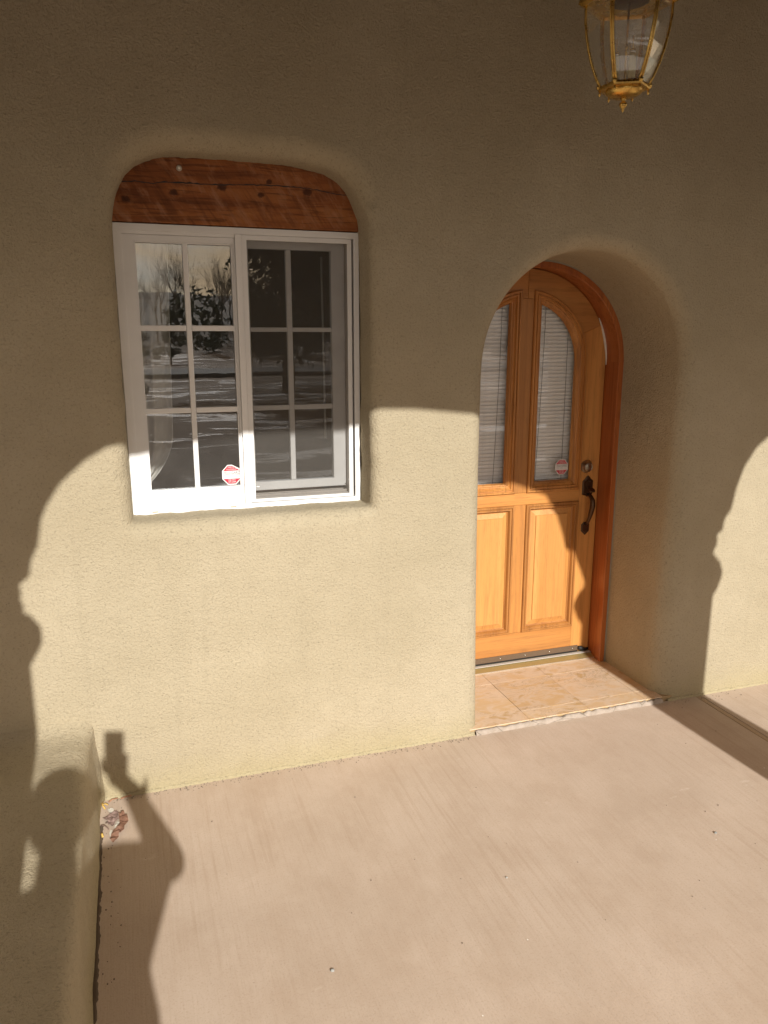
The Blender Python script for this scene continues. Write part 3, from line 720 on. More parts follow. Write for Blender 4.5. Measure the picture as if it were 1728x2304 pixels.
# ---- interior: stool board, curtain, wand
box('window_stool', -.03, .90, .292, .46, 1.032, 1.064, 'interior_wood', house, .004)
def curtain():
    v, f = [], []; nx, nzz = 34, 40
    for j in range(nzz + 1):
        t_ = j / nzz; z = 2.16 - t_ * 1.035
        wdt = .215 - .03 * t_ if t_ < .80 else (.191 - .10 * ((t_ - .80) / .20) ** 2)
        for i in range(nx + 1):
            u = i / nx; x = -.02 + wdt * u * 1.02
            y = .345 + .017 * math.sin(u * 15 + math.sin(t_ * 3) * .7) + .007 * math.sin(u * 34 + t_ * 2) + .01 * t_
            v.append((x, y, z + (0 if t_ < .8 else .0)))
    for j in range(nzz):
        for i in range(nx): a = j * (nx + 1) + i; f.append((a, a + 1, a + nx + 2, a + nx + 1))
    return v, f
cu = empty('curtain', (.08, .345, 1.12), 'sheer white curtain gathered at the left inside the window', 'curtain')
v, f = curtain(); cl = meshobj('cloth', v, f, 'curtain', cu, True)
hem = [(p[0], p[1] - .001, p[2]) for p in v[34::35]]
tube('hem', hem, .0024, 'curtain', cu, 5)
tube('rod', [(-.1, .335, 2.17), (.98, .335, 2.17)], .008, 'white', cu, 8)
tag(tube('blind_wand', [(.775, .30, 2.0), (.781, .30, 1.285)], .0042, 'white_piece', None, 6), 'thin white wand hanging behind the right-hand window panes', 'wand')

# ================================================================== PORCH FLOOR AND LOW WALL
floor_ = box('porch_floor', -3.6, 2.520, -2.72, -.0005, -.14, 0, 'concrete', None, .002); tag(floor_, kind='structure')
box('slab', 2.551, 6.0, -2.72, -.0005, -.14, .0005, 'concrete', floor_, .003)
fl = box('joint_filler', 2.5245, 2.5485, -2.72, -.002, -.14, -.0012, 'joint_filler', floor_, .002)
gr = box('ground_under_joint', 2.519, 2.552, -2.72, -.001, -.15, -.03, 'soil', floor_, 0)

bench = empty('low_wall', (-.45, -1.1, 0), 'low rounded stucco wall at the left edge of the porch', 'wall')
prof = []
for i in range(4): prof.append((-.183 - .018 * i / 3, .25 * i / 3 - .01))
cx_, cz_, rr_ = -.201 - .052, .252, .052
for i in range(9): a = math.pi / 2 * i / 8; prof.append((cx_ + rr_ * math.cos(a), cz_ + (.30 - .252) * math.sin(a)))
for i in range(1, 9): prof.append((cx_ - .30 * i / 8, .300 + .004 * math.sin(i)))
for i in range(1, 9): a = math.pi / 2 * i / 8; prof.append((cx_ - .30 - .06 * math.sin(a), .24 + .06 * math.cos(a)))
prof.append((-.62, -.01))
rs = []
for j in range(73):
    y = -.0 - 2.25 * j / 72
    cove = .035 * math.exp(-(j * 2.25 / 72) / .03)
    row = []
    for k, (x, z) in enumerate(prof):
        nn = noise.noise(Vector((x * 5, y * 4, z * 5))) * .008 + noise.noise(Vector((x * 13, y * 12, z * 13))) * .0035
        row.append(Vector((x + (cove * .5 + nn) * (1 if k < 13 else 0), y, z + (cove + nn) * (1 if 4 < k < 22 else 0))))
    rs.append(row)
v = [p for r in rs for p in r]; n = len(prof); f = [(j * n + i, j * n + i + 1, (j + 1) * n + i + 1, (j + 1) * n + i) for j in range(72) for i in range(n - 1)]
f.append(tuple(range(72 * n, 73 * n)))
meshobj('stucco_body', v, f, 'stucco', bench, True)
# gritty seam along its foot
v, f = [], []
nn_ = 220
for i in range(nn_ + 1):
    y = -.17 - 2.05 * i / nn_; a = .5 + 1.0 * noise.noise(Vector((y * 16, 1, 0))) + .7 * noise.noise(Vector((y * 60, 2, 0)))
    a = max(.12, a); v += [(-.190, y, .0015), (-.183 + .005 * a, y, .003 + .003 * a), (-.180 + .008 * a, y, .003), (-.179 + .009 * a, y, .0006)]
for i in range(nn_):
    for k in range(3): f.append((i * 4 + k, i * 4 + 4 + k, i * 4 + 5 + k, i * 4 + 1 + k))
seam = meshobj('dirt_seam', v, f, 'soil', bench, True); seam['label'] = 'dark gritty seam along the foot of the wall'

def gravel():
    t = MT('dark_gravel'); n = t.voro(38, out='Color'); c = t.ramp(n, [(.2, (.022, .017, .013)), (.6, (.045, .036, .028)), (.95, (.085, .07, .056))])
    t.set(Base_Color=c, Roughness=.95); t.bump(t.voro(38), .8, .012); return t.m
M['gravel'] = gravel()
tag(box('added_dark_gravel', -3.6, 6.0, -4.6, -2.7215, -.15, -.003, 'gravel', None, 0), kind='structure')  # unseen dark ground, added to cut sunlit bounce into the porch
# ================================================================== PORCH ARCADE (behind the camera; it throws the shadows)
PY = 2.40
def S2P(x, z, y=PY): return (x + .0406 * y, z + .5248 * y)          # a shadow point on the wall, carried back along the sun to the arcade
porch = empty('porch_arcade', (1.0, -PY, 0), 'wooden porch arcade with carved posts and arched boards', 'porch')
LP = [(-.375, .58), (-.358, .606), (-.328, .66), (-.329, .696), (-.357, .741), (-.394, .764), (-.376, .785), (-.391, .806), (-.379, .836), (-.390, .872), (-.345, .908), (-.336, .962), (-.309, 1.015), (-.292, 1.102), (-.271, 1.149),
      (-.22, 1.224), (-.139, 1.296), (-.068, 1.337), (.02, 1.365), (.24, 1.412), (.443, 1.432), (.65, 1.441), (.855, 1.444), (1.067, 1.436), (1.33, 1.408), (1.5, 1.37), (1.64, 1.330), (1.85, 1.290), (2.01, 1.224), (2.075, 1.126), (2.113, 1.026), (2.139, .945),
      (2.19, .911), (2.236, .817), (2.267, .743), (2.264, .687), (2.232, .655), (2.208, .605), (2.237, .54), (2.264, .506)]
RP = [(2.571, .515), (2.595, .551), (2.613, .606), (2.593, .656), (2.547, .703), (2.549, .728), (2.566, .769), (2.548, .805), (2.592, .835), (2.596, .885), (2.63, .933), (2.648, 1.032), (2.681, 1.128), (2.741, 1.215), (2.80, 1.258), (2.95, 1.33), (3.2, 1.38), (3.5, 1.36), (3.75, 1.25), (3.86, 1.1), (3.88, .9), (3.93, .7), (3.93, .5)]  # unseen far side closed in early to cut bounce off the floor
LL = [(-2.1, .5), (-2.1, .9), (-2.0, 1.15), (-1.8, 1.30), (-1.4, 1.38), (-1.1, 1.36), (-.9, 1.24), (-.77, 1.05), (-.72, .9), (-.66, .85), (-.67, .77), (-.715, .69), (-.675, .6)]  # unseen left opening kept narrow, solid beyond, to lessen floor bounce
def arch_board(name, pts, x0, x1):
    p = [S2P(*q) for q in pts]
    a = [(p[0][0], 0.0)] + p + [(p[-1][0], 0.0)]
    top = 3.75
    poly = [(x0, 0.0), (x0, top), (x1, top), (x1, 0.0)]
    # a board with the opening cut out of its lower edge: outline runs round opening then round the top
    full = [(x0, 0.0)] + a + [(x1, 0.0), (x1, top), (x0, top)]
    return prism(name, full, -PY - .025, -PY + .025, 'post_wood', porch, 0)
xm = [S2P(-3.5, 0)[0], S2P(-.525, 0)[0], S2P(2.418, 0)[0], S2P(5.3, 0)[0]]
arch_board('arched_board', LL, xm[0], xm[1] - .0005); arch_board('arched_board', LP, xm[1] + .0005, xm[2] - .0005); arch_board('arched_board', RP, xm[2] + .0005, xm[3])
for x in xm: box('post', x - .10, x + .10, -PY - .21, -PY - .026, 0, 3.75, 'post_wood', porch, .01)
box('beam', xm[0], xm[3], -PY - .22, -PY - .028, 3.2, 3.5, 'post_wood', porch, .01)
rf = box('porch_roof', -3.7, 5.7, -2.75, -.001, 3.751, 3.88, 'ceiling_wood', porch, .005)
for i in range(22): box('ceiling_plank', -3.6 + i * .42, -3.6 + i * .42 + .412, -2.37, -.004, 3.53, 3.555, 'ceiling_wood', porch, .002)
for i in range(7): tube('viga', [(-3.0 + i * 1.35, -2.36, 3.42), (-3.0 + i * 1.35, -.004, 3.42)], .10, 'ceiling_wood', porch, 14)

# ================================================================== LANTERN
LC = Vector((1.560, -.505)); view = math.atan2(LC.y - CAM.y, LC.x - CAM.x)
lan = empty('hanging_lantern', (LC.x, LC.y, 2.44), 'brass and glass lantern with six curved panes hanging from porch ceiling', 'lantern')
def hexa(r, z, off=0): 
    base = view + math.pi                                           # towards the camera
    return [Vector((LC.x + r * math.cos(base + R(-22 + off + 60 * k)), LC.y + r * math.sin(base + R(-22 + off + 60 * k)), z)) for k in range(6)]
PRF = [(.0705, 2.440), (.086, 2.468), (.101, 2.505), (.114, 2.548), (.1235, 2.595), (.1285, 2.635), (.129, 2.665), (.127, 2.690), (.124, 2.705)]
hx = [hexa(r, z) for r, z in PRF]
for k in range(6):
    j = (k + 1) % 6; v, f = [], []
    for ring in hx:
        a, b = ring[k].copy(), ring[j].copy(); c = Vector((LC.x, LC.y, a.z)); 
        for t_ in (.03, .97): v.append(a.lerp(b, t_))
        for t_ in (.97, .03): p = a.lerp(b, t_); v.append(p + (c - p).normalized() * .003)
    m_ = len(hx)
    for i in range(m_ - 1):
        for q in range(4): f.append((i * 4 + q, i * 4 + (q + 1) % 4, i * 4 + 4 + (q + 1) % 4, i * 4 + 4 + q))
    meshobj('glass_pane', v, f, 'lamp_glass', lan)
    for sgn in (-1, 1):                                             # paired brass came on each corner
        path = []
        for ring in hx:
            p = ring[k]; c = Vector((LC.x, LC.y, p.z)); rad_ = (p - c).normalized(); tang = Vector((-rad_.y, rad_.x, 0)); path.append(p + rad_ * .0005 + tang * .0036 * sgn)
        tube('brass_rib', path, .0036, 'brass', lan, 6)
def hexloft(name, prf, mat, parent, cap=(True, True)): return rings(name, [hexa(r, z) for r, z in prf], mat, parent, cap)
bp_ = hexloft('bottom_plate', [(.064, 2.446), (.079, 2.444), (.0815, 2.438), (.079, 2.433), (.060, 2.430)], 'brass', lan)
lathe('bottom_dish', [(.060, 2.4315), (.056, 2.424), (.044, 2.416), (.030, 2.4115), (.016, 2.410), (.0, 2.410)], (LC.x, LC.y, 0), (0, 0, 1), 'brass', bp_, 28)
lathe('finial', [(.0, 2.412), (.011, 2.411), (.007, 2.404), (.006, 2.400), (.012, 2.395), (.0125, 2.389), (.009, 2.383), (.004, 2.379), (.0045, 2.374), (.0, 2.369)], (LC.x, LC.y, 0), (0, 0, 1), 'brass', bp_, 18)
for p in hexa(.074, 2.433): lathe('small_foot', [(.0, .001), (.0035, 0), (.0028, -.006), (.0042, -.010), (.0022, -.015), (0, -.017)], p, (0, 0, 1), 'brass', bp_, 8)
for p in hexa(.078, 2.442): lathe('corner_scroll', [(.0, -.006), (.006, -.004), (.0075, .003), (.005, .009), (0, .011)], p, (0, 0, 1), 'brass', bp_, 8)
rim = hexloft('top_rim', [(.122, 2.680), (.138, 2.674), (.153, 2.681), (.149, 2.697), (.120, 2.728), (.085, 2.765), (.05, 2.783), (.02, 2.797)], 'brass', lan)
tube('chain_rod', [(LC.x, LC.y, 2.79), (LC.x, LC.y, 3.53)], .006, 'brass', lan, 8)
lathe('ceiling_rose', [(0, 3.529), (.06, 3.527), (.055, 3.51), (.02, 3.50), (0, 3.499)], (LC.x, LC.y, 0), (0, 0, 1), 'brass', lan, 20)
lathe('inner_dome', [(.095, 2.70), (.09, 2.688), (.06, 2.680), (.0, 2.677)], (LC.x, LC.y, 0), (0, 0, 1), 'bronze', rim, 18)
tube('stem', [(LC.x, LC.y, 2.43), (LC.x, LC.y, 2.69)], .0035, 'brass', lan, 8)
for k in range(3):
    a = view + R(100 + 120 * k); p = Vector((LC.x + .030 * math.cos(a), LC.y + .030 * math.sin(a), 0))
    cs = lathe('candle', [(0, 2.452), (.0115, 2.452), (.0115, 2.528), (0, 2.528)], p, (0, 0, 1), 'candle', lan, 14)
    lathe('cup', [(.004, 2.440), (.014, 2.448), (.016, 2.456), (.0, 2.456)], p, (0, 0, 1), 'brass', cs, 14)
    lathe('collar', [(0, 2.528), (.009, 2.528), (.009, 2.541), (0, 2.541)], p, (0, 0, 1), 'chrome', cs, 14)
    lathe('bulb', [(.006, 2.541), (.0115, 2.550), (.013, 2.562), (.010, 2.580), (.004, 2.602), (.0, 2.612)], p, (0, 0, 1), 'bulb_glass', cs, 16)
    tube('filament_post', [p + Vector((0, 0, 2.533)), p + Vector((0, 0, 2.578))], .0014, 'brass', cs, 5)
lan.location.z += .017
tube('arm_wire', [(LC.x - .03, LC.y, 2.45), (LC.x, LC.y, 2.435), (LC.x + .03, LC.y, 2.45)], .003, 'brass', lan, 6)

# ================================================================== SMALL DEBRIS in the corner
def leafmat(name, a, b):
    t = MT(name); n1 = t.noise(60, 5, .6); c = t.ramp(n1, [(.3, a), (.7, b)]); t.set(Base_Color=c, Roughness=.75); t.bump(t.noise(160, 3), .5, .002); return t.m
M['leaf1'] = leafmat('grey_brown_dry_leaf', (.17, .105, .085), (.27, .185, .155)); M['leaf2'] = leafmat('russet_dry_leaf', (.15, .07, .042), (.23, .12, .075))
M['husk'] = leafmat('pale_husk', (.55, .51, .43), (.68, .64, .56)); M['straw'] = leafmat('yellow_straw', (.55, .33, .06), (.66, .45, .12))
M['chip'] = leafmat('rusty_chip', (.30, .12, .06), (.42, .22, .13))
def ground_pix(px, py, z=0):
    f_ = 1731; F = Vector((math.sin(YAW) * math.cos(PITCH), math.cos(YAW) * math.cos(PITCH), -math.sin(PITCH))); Rr = Vector((math.cos(YAW), -math.sin(YAW), 0)); D = F.cross(Rr)
    d = F * f_ + Rr * (px - 864) + D * (py - 1152); return CAM + d * ((z - CAM.z) / d.z)
def scrap(name, outline, hfun, mat, label, cat, thick=.0012):
    """thin crumpled piece: outline in photo-measured floor points, heights from hfun"""
    bm = bmesh.new(); vs_ = [bm.verts.new((p.x, p.y, 0)) for p in outline]; fc = bm.faces.new(vs_)
    bmesh.ops.triangulate(bm, faces=[fc]); bmesh.ops.subdivide_edges(bm, edges=list(bm.edges), cuts=2, use_grid_fill=True); bmesh.ops.triangulate(bm, faces=list(bm.faces))
    for v_ in bm.verts: v_.co.z = hfun(v_.co)
    bmesh.ops.recalc_face_normals(bm, faces=bm.faces)
    bmesh.ops.solidify(bm, geom=list(bm.faces), thickness=thick)
    o = bmobj(name, bm, mat); 
    lo = min(v_.co.z for v_ in o.data.vertices)
    for v_ in o.data.vertices: v_.co.z += .0008 - lo
    return tag(o, label, cat)
c8 = lambda x, y: ground_pix(200 + x / 11.85, 1750 + y / 11.85, .012)
l1 = [c8(*q) for q in ((360, 1010), (430, 1020), (540, 990), (580, 910), (660, 870), (700, 850), (730, 830), (790, 880), (780, 960), (800, 1040), (740, 1080), (690, 1150), (640, 1270), (590, 1240), (480, 1120))]
scrap('dry_leaf', l1, lambda c: .010 + .010 * noise.noise(Vector((c.x * 90, c.y * 70, 0))) + .010 * noise.noise(Vector((c.x * 40, c.y * 40, 3))), 'leaf1', 'crumpled grey-brown dry leaf lying in the corner by the low wall', 'leaf')
l2 = [c8(*q) for q in ((790, 900), (830, 890), (860, 920), (910, 875), (940, 930), (1020, 1010), (1050, 1110), (1030, 1190), (960, 1260), (940, 1380), (870, 1410), (800, 1490), (780, 1580), (700, 1690), (650, 1720), (555, 1650), (580, 1560), (640, 1420), (750, 1330), (820, 1200), (810, 1080))]
scrap('bark_curl', l2, lambda c: .009 + .012 * noise.noise(Vector((c.x * 55, c.y * 60, 8))) + .004 * noise.noise(Vector((c.x * 200, c.y * 160, 3))), 'leaf2', 'russet curl of dry bark beside the crumpled leaf', 'bark')
l3 = [c8(*q) for q in ((490, 800), (520, 760), (580, 745), (640, 760), (665, 810), (650, 850), (600, 870), (530, 850))]
scrap('pale_husk', l3, lambda c: .004 + .002 * noise.noise(Vector((c.x * 120, c.y * 120, 8))), 'husk', 'small round pale husk behind the dry leaf', 'husk')
l4 = [c8(*q) for q in ((660, 1380), (680, 1250), (740, 1110), (820, 1120), (820, 1200), (770, 1290), (690, 1400))]
scrap('white_flake', l4, lambda c: .016 + .002 * noise.noise(Vector((c.x * 120, c.y * 120, 2))), 'husk', 'elongated white flake caught between leaf and bark', 'flake', .0015)
l5 = [c8(*q) for q in ((540, 1400), (570, 1330), (640, 1340), (630, 1420), (600, 1500), (560, 1520))]
scrap('white_flake', l5, lambda c: .003, 'husk', 'small white flake at the foot of the russet bark', 'flake', .0015)
def wire(name, pts, r, mat, label, cat): return tag(tube(name, [c8(x, y) + Vector((0, 0, z)) for x, y, z in pts], r, mat, None, 6, .5), label, cat)
wire('straw', [(340, 690, -.004), (380, 720, .002), (450, 715, .004), (515, 715, -.002)], .0022, 'straw', 'short yellow straw stub behind the pale husk', 'straw')
wire('straw', [(385, 650, .0), (345, 700, .002), (370, 760, .003), (430, 800, -.006)], .0026, 'straw', 'curled yellow straw nearest the low wall corner', 'straw')
wire('twig', [(310, 1280, .0), (400, 1290, .003), (470, 1340, .002), (530, 1340, -.006)], .0016, 'leaf1', 'tiny bent twig left of the dry leaf', 'twig')
wire('twig', [(440, 1215, .0), (500, 1215, .004), (540, 1260, .0)], .0014, 'leaf1', 'tiny straight twig touching the dry leaf', 'twig')
wire('seed', [(330, 1490, .0), (350, 1520, .002), (370, 1560, -.004)], .004, 'straw', 'yellow seed in the seam below the leaf', 'seed')
for q, lab in ((((850, 560, 0), (920, 540, .002), (1010, 510, .002), (1130, 470, 0)), 'thin rusty leaf sliver lying along the wall foot'), (((530, 650, 0), (620, 590, .002), (770, 540, .0)), 'short rusty sliver at the corner of wall and floor')):
    wire('leaf_sliver', q, .0024, 'chip', lab, 'leaf')
# grit on the slab: uncountable crumbs as one object
bm = bmesh.new()
for i in range(420):
    if i < 150 or i > 259: x = random.uniform(-.15, 1.33); y = -abs(random.gauss(0, .016)) - .008
    elif i < 190: x = jit(-.14, .03); y = random.uniform(-.9, -.05)
    elif i < 225: x = random.uniform(2.35, 2.75); y = -abs(random.gauss(0, .03)) - .012
    else: x = random.uniform(-.1, 2.4); y = random.uniform(-1.3, -.05)
    s = random.uniform(.0010, .0026)
    g_ = bmesh.ops.create_icosphere(bm, subdivisions=1, radius=s, matrix=Matrix.Translation((x, y, s * .5)))
    for v_ in g_['verts']: v_.co += Vector((jit(0, s * .3), jit(0, s * .3), jit(0, s * .2)))
tag(bmobj('grit', bm, leafmat('dark_grit', (.10, .075, .05), (.30, .24, .18))), 'fine dark grit scattered along the wall foot', 'grit', kind='stuff')
for (px, py, s, lab) in ((748, 2185, .006, 'small grey pebble lying alone on the concrete in the foreground'), (1140, 1975, .004, 'tiny white stone chip in the middle of the concrete'), (1610, 1875, .0055, 'small pale stone chip near the right edge of the slab')):
    p = ground_pix(px, py); bm = bmesh.new(); g_ = bmesh.ops.create_icosphere(bm, subdivisions=2, radius=s)
    for v_ in bm.verts: v_.co *= 1 + .35 * noise.noise(v_.co * 150 + Vector((px, 0, 0))); v_.co.z *= .6; v_.co += Vector((p.x, p.y, s * .45))
    tag(bmobj('pebble', bm, leafmat('pebble_stone', (.20, .21, .20), (.48, .47, .44)), None, True), lab, 'pebble')

# ================================================================== PHOTOGRAPHER AND PHONE (behind the lens; their shadow falls into the picture)
FWD = Vector((math.sin(YAW) * math.cos(PITCH), math.cos(YAW) * math.cos(PITCH), -math.sin(PITCH))); RGT = Vector((math.cos(YAW), -math.sin(YAW), 0)); UPV = RGT.cross(FWD)
ph = empty('phone', CAM - FWD * .03 - UPV * .04, 'dark smartphone held up by the photographer', 'phone')
def pc(a, b, c): return CAM + RGT * a + UPV * b + FWD * (c - .026)
def pbox(name, a0, a1, b0, b1, c0, c1, mat, parent):
    bm = bmesh.new(); bmesh.ops.create_cube(bm, size=1)
    for v_ in bm.verts: v_.co = Vector((a0 + (v_.co.x + .5) * (a1 - a0), b0 + (v_.co.y + .5) * (b1 - b0), c0 + (v_.co.z + .5) * (c1 - c0)))
    bevel(bm, min(.003, abs(c1 - c0) * .4), 2)
    for v_ in bm.verts: v_.co = pc(*v_.co)
    return bmobj(name, bm, mat, parent)
M['phone'] = plain('dark_phone_shell', (.03, .03, .035), .35); M['screen_glass'] = plain('black_phone_screen', (.012, .012, .014), .12)
pbox('body', -.0365, .0365, -.118, .040, -.004, .005, 'phone', ph); pbox('screen', -.034, .034, -.115, .037, -.0052, -.0041, 'screen_glass', ph); pbox('lens_bump', -.011, .011, -.014, .014, .0052, .0070, 'phone', ph)
def person_mats():
    M['skin'] = plain('skin', (.48, .29, .20), .55); M['jacket'] = plain('dark_blue_jacket', (.045, .055, .085), .85); M['jeans'] = plain('blue_jeans', (.06, .085, .15), .85); M['hair'] = plain('dark_brown_hair', (.05, .03, .018), .6); M['shoe'] = plain('brown_shoe', (.09, .05, .03), .6)
person_mats()
PX, PYY = -.165, -3.10
per = empty('person', (PX, PYY, 0), 'person in dark jacket and jeans holding up a phone', 'person')
bm = bmesh.new()
def cap(a, b, ra, rb, fl=1.0, n=14):
    """tapered limb with round ends; fl squashes it front to back"""
    a, b = Vector(a), Vector(b); d = (b - a); Ln = max(d.length, 1e-4); d = d / Ln
    up = Vector((0, 1, 0)) if abs(d.y) < .9 else Vector((0, 0, 1)); s = d.cross(up).normalized(); u = s.cross(d).normalized()
    prf = [(ra * math.cos(R(t)), ra * math.sin(R(t))) for t in (-80, -55, -25)] + [(ra, 0), (ra * .5 + rb * .5, Ln * .5), (rb, Ln)] + [(rb * math.cos(R(t)), Ln + rb * math.sin(R(t))) for t in (25, 55, 80)]
    rr = []
    for r_, h in prf: rr.append([bm.verts.new(a + d * h + s * r_ * math.cos(2 * math.pi * k / n) + u * r_ * fl * math.sin(2 * math.pi * k / n)) for k in range(n)])
    for p, q in zip(rr, rr[1:]):
        for k in range(n): bm.faces.new((p[k], p[(k + 1) % n], q[(k + 1) % n], q[k]))
    bm.faces.new(rr[0][::-1]); bm.faces.new(rr[-1])
def P(x, y, z): return (PX + x, PYY + y, z)
cap(P(.012, -.01, .93), P(.012, -.01, 1.06), .222, .218, .58); cap(P(.012, -.01, 1.08), P(.005, 0, 1.26), .218, .195, .6); cap(P(0, 0, 1.24), P(0, 0, 1.36), .19, .13, .66)
cap(P(-.13, 0, 1.405), P(.15, 0, 1.405), .070, .070, .95); cap(P(0, .0, 1.40), P(0, .012, 1.53), .062, .052)
cap(P(0, .02, 1.60), P(0, .01, 1.665), .070, .080, 1.18); cap(P(0, .055, 1.555), P(0, .035, 1.60), .042, .055)              # skull, jaw
cap(P(0, .115, 1.640), P(0, .130, 1.605), .010, .016); cap(P(.085, .01, 1.60), P(.085, .0, 1.645), .010, .016, .6); cap(P(-.085, .01, 1.60), P(-.085, .0, 1.645), .010, .016, .6)
EL_, WR = (.136, -2.935, 1.315), (.040, -2.845, 1.515)
cap((.085, -2.97, 1.30), (-.01, -3.07, 1.20), .058, .075); cap((.088, -2.835, 1.485), (.094, -2.81, 1.545), .014, .006); cap((PX + .165, PYY, 1.41), EL_, .064, .055); cap(EL_, WR, .055, .034)
cap(P(-.16, 0, 1.405), P(-.205, -.03, 1.13), .062, .050); cap(P(-.205, -.03, 1.13), P(-.19, .06, .90), .048, .032); cap(P(-.19, .06, .89), P(-.19, .08, .82), .030, .036, .5)
for i in range(4): cap(P(-.21 + .014 * i, .082, .80), P(-.208 + .013 * i, .095, .735 + .01 * abs(i - 1.5)), .009, .008)
cap(P(-.165, .085, .84), P(-.16, .115, .79), .010, .009)
for s in (-1, 1):
    cap(P(.095 * s, -.01, .90), P(.11 * s, .0, .50), .098, .065); cap(P(.11 * s, 0, .50), P(.115 * s, -.03, .10), .066, .045); cap(P(.115 * s, -.05, .045), P(.13 * s, .13, .035), .044, .036, .9)
# the hand round the lower half of the phone
pa = lambda a, b, c: tuple(pc(a, b, c))
cap(WR, pa(.022, -.125, -.030), .033, .036, .6); cap(pa(.022, -.125, -.030), pa(.018, -.075, -.022), .036, .034, .5)
for i in range(4):
    b_ = -.052 - .021 * i; k = (1, 1.06, 1.0, .85)[i]
    cap(pa(.022, b_ - .004, -.018), pa(.048, b_, -.004), .0095, .009); cap(pa(.048, b_, -.004), pa(.036, b_ + .002, .014), .009, .0085); cap(pa(.036, b_ + .002, .014), pa(.036 - .026 * k, b_ + .004, .014), .0085, .0075)
cap(pa(.0, -.115, -.026), pa(-.038, -.098, -.012), .014, .011); cap(pa(-.038, -.098, -.012), pa(-.046, -.066, .000), .011, .009)
me = bpy.data.meshes.new('body_raw'); bm.to_mesh(me); bm.free(); tmp = bpy.data.objects.new('body_raw', me); COL.objects.link(tmp)
rm = tmp.modifiers.new('r', 'REMESH'); rm.mode = 'VOXEL'; rm.voxel_size = .0075; sm = tmp.modifiers.new('s', 'SMOOTH'); sm.iterations = 4; sm.factor = .5
dg = bpy.context.evaluated_depsgraph_get(); me2 = bpy.data.meshes.new_from_object(tmp.evaluated_get(dg)); bpy.data.objects.remove(tmp)
body = link('body', me2, None, per, True)
me2.materials.clear()
for k in ('jacket', 'jeans', 'skin', 'shoe'): me2.materials.append(M[k])
for p in me2.polygons:
    c = p.center; idx = 0
    if c.z < .085: idx = 3
    elif c.z < .86 and abs(c.x - PX) < .175: idx = 1
    elif c.z > 1.475 and c.x < -.03: idx = 2
    elif c.z < .875: idx = 2
    elif c.x > -.06 and (c - Vector(WR)).dot(Vector(pc(.02, -.1, -.03)) - Vector(WR)) > 0 and c.y > -2.9 and c.z > 1.45: idx = 2
    p.material_index = idx
# hair cap and face
bm = bmesh.new(); bmesh.ops.create_uvsphere(bm, u_segments=28, v_segments=18, radius=1)
for v_ in list(bm.verts):
    if v_.co.y > .35 and v_.co.z < .35 or v_.co.z < -.62: bm.verts.remove(v_)
for v_ in bm.verts: v_.co = Vector((PX + v_.co.x * .090, PYY + .008 + v_.co.y * .106, 1.648 + v_.co.z * .107)) * 1 + Vector((noise.noise(v_.co * 5) * .003, 0, noise.noise(v_.co * 6) * .003))
bmesh.ops.solidify(bm, geom=list(bm.faces), thickness=.006)
bmobj('hair', bm, 'hair', per, True)
lathe('hat', [(.0, 1.768), (.055, 1.762), (.082, 1.735), (.092, 1.695), (.096, 1.672), (.118, 1.655), (.119, 1.651), (.094, 1.664), (.086, 1.69), (.0, 1.745)], (PX + .002, PYY + .008, 0), (0, 0, 1), 'jacket', per, 28)
for s in (-1, 1): lathe('eye', [(0, -.004), (.011, -.002), (.009, .003), (0, .005)], P(.031 * s, .099, 1.638), (0, 1, 0), 'white_piece', per, 12)
lathe('mouth', [(0, -.003), (.02, 0), (.0, .003)], P(0, .093, 1.568), (0, 1, 0), 'red', per, 12)

# ================================================================== THE YARD (seen only mirrored in the panes)
def yard_mat():
    t = MT('winter_grass_and_snow')
    n1 = t.noise(.32, 6, .65, vec=t.map((1, 2.6, 1)), dist=.6); n2 = t.noise(3, 5, .7)
    c = t.mix(t.ramp(n2, [(.3, 0), (.7, 1)]), (.07, .043, .021), (.16, .104, .052))
    c = t.mix(t.ramp(t.noise(.05, 3), [(.4, 0), (.6, .6)]), c, (.10, .065, .04))
    snow = t.ramp(t.math('ADD', n1, t.math('MULTIPLY', n2, .12)), [(.605, 0), (.64, 1)])
    hill = t.ramp(t.math('MULTIPLY', t.sep()['Y'], -.004), [(.24, 0), (.30, .85)])
    c = t.mix(snow, c, (.80, .80, .82)); c = t.mix(hill, c, t.ramp(t.noise(.22, 5, .7), [(.42, (.085, .058, .034)), (.56, (.022, .024, .016))])); t.set(Base_Color=c, Roughness=.95); t.bump(n2, .6, .05); return t.m
M['yard'] = yard_mat()
v, f = [], []
gx = [-400, -250, -150, -90] + [-60 + 4 * i for i in range(31)] + [90, 150, 250, 400]
gy = [8, 0, -3.4, -3.72, -5, -7, -9, -12, -15, -19, -24, -30, -37, -45, -55, -66, -80, -95, -115, -140, -170, -210, -260, -330, -420, -600]
def gz(x, y):
    d = -y - 60; base = -.16
    if y < -4: base += .12 * noise.noise(Vector((x * .13, y * .13, 0)))
    if d > 0: base += 22 * (1 - math.exp(-d / 170)) + 3.0 * noise.noise(Vector((x * .012, y * .012, 4))) * min(1, d / 60) + 6 * noise.noise(Vector((x * .006, 3, 4))) * min(1, d / 200)
    return base
for y in gy:
    for x in gx: v.append((x, y, gz(x, y)))
n = len(gx)
for j in range(len(gy) - 1):
    for i in range(n - 1): f.append((j * n + i, j * n + i + 1, (j + 1) * n + i + 1, (j + 1) * n + i))
tag(meshobj('ground', v, f, 'yard', None, True), kind='structure')
M['asphalt'] = plain('grey_road', (.07, .066, .062), .9)
v, f = [], []
for i in range(61):
    x = -120 + 4 * i; v += [(x, -34 - x * .03, gz(x, -34) * .0 + .05), (x, -40 - x * .03, .05), (x, -40 - x * .03, -.4), (x, -34 - x * .03, -.4)]
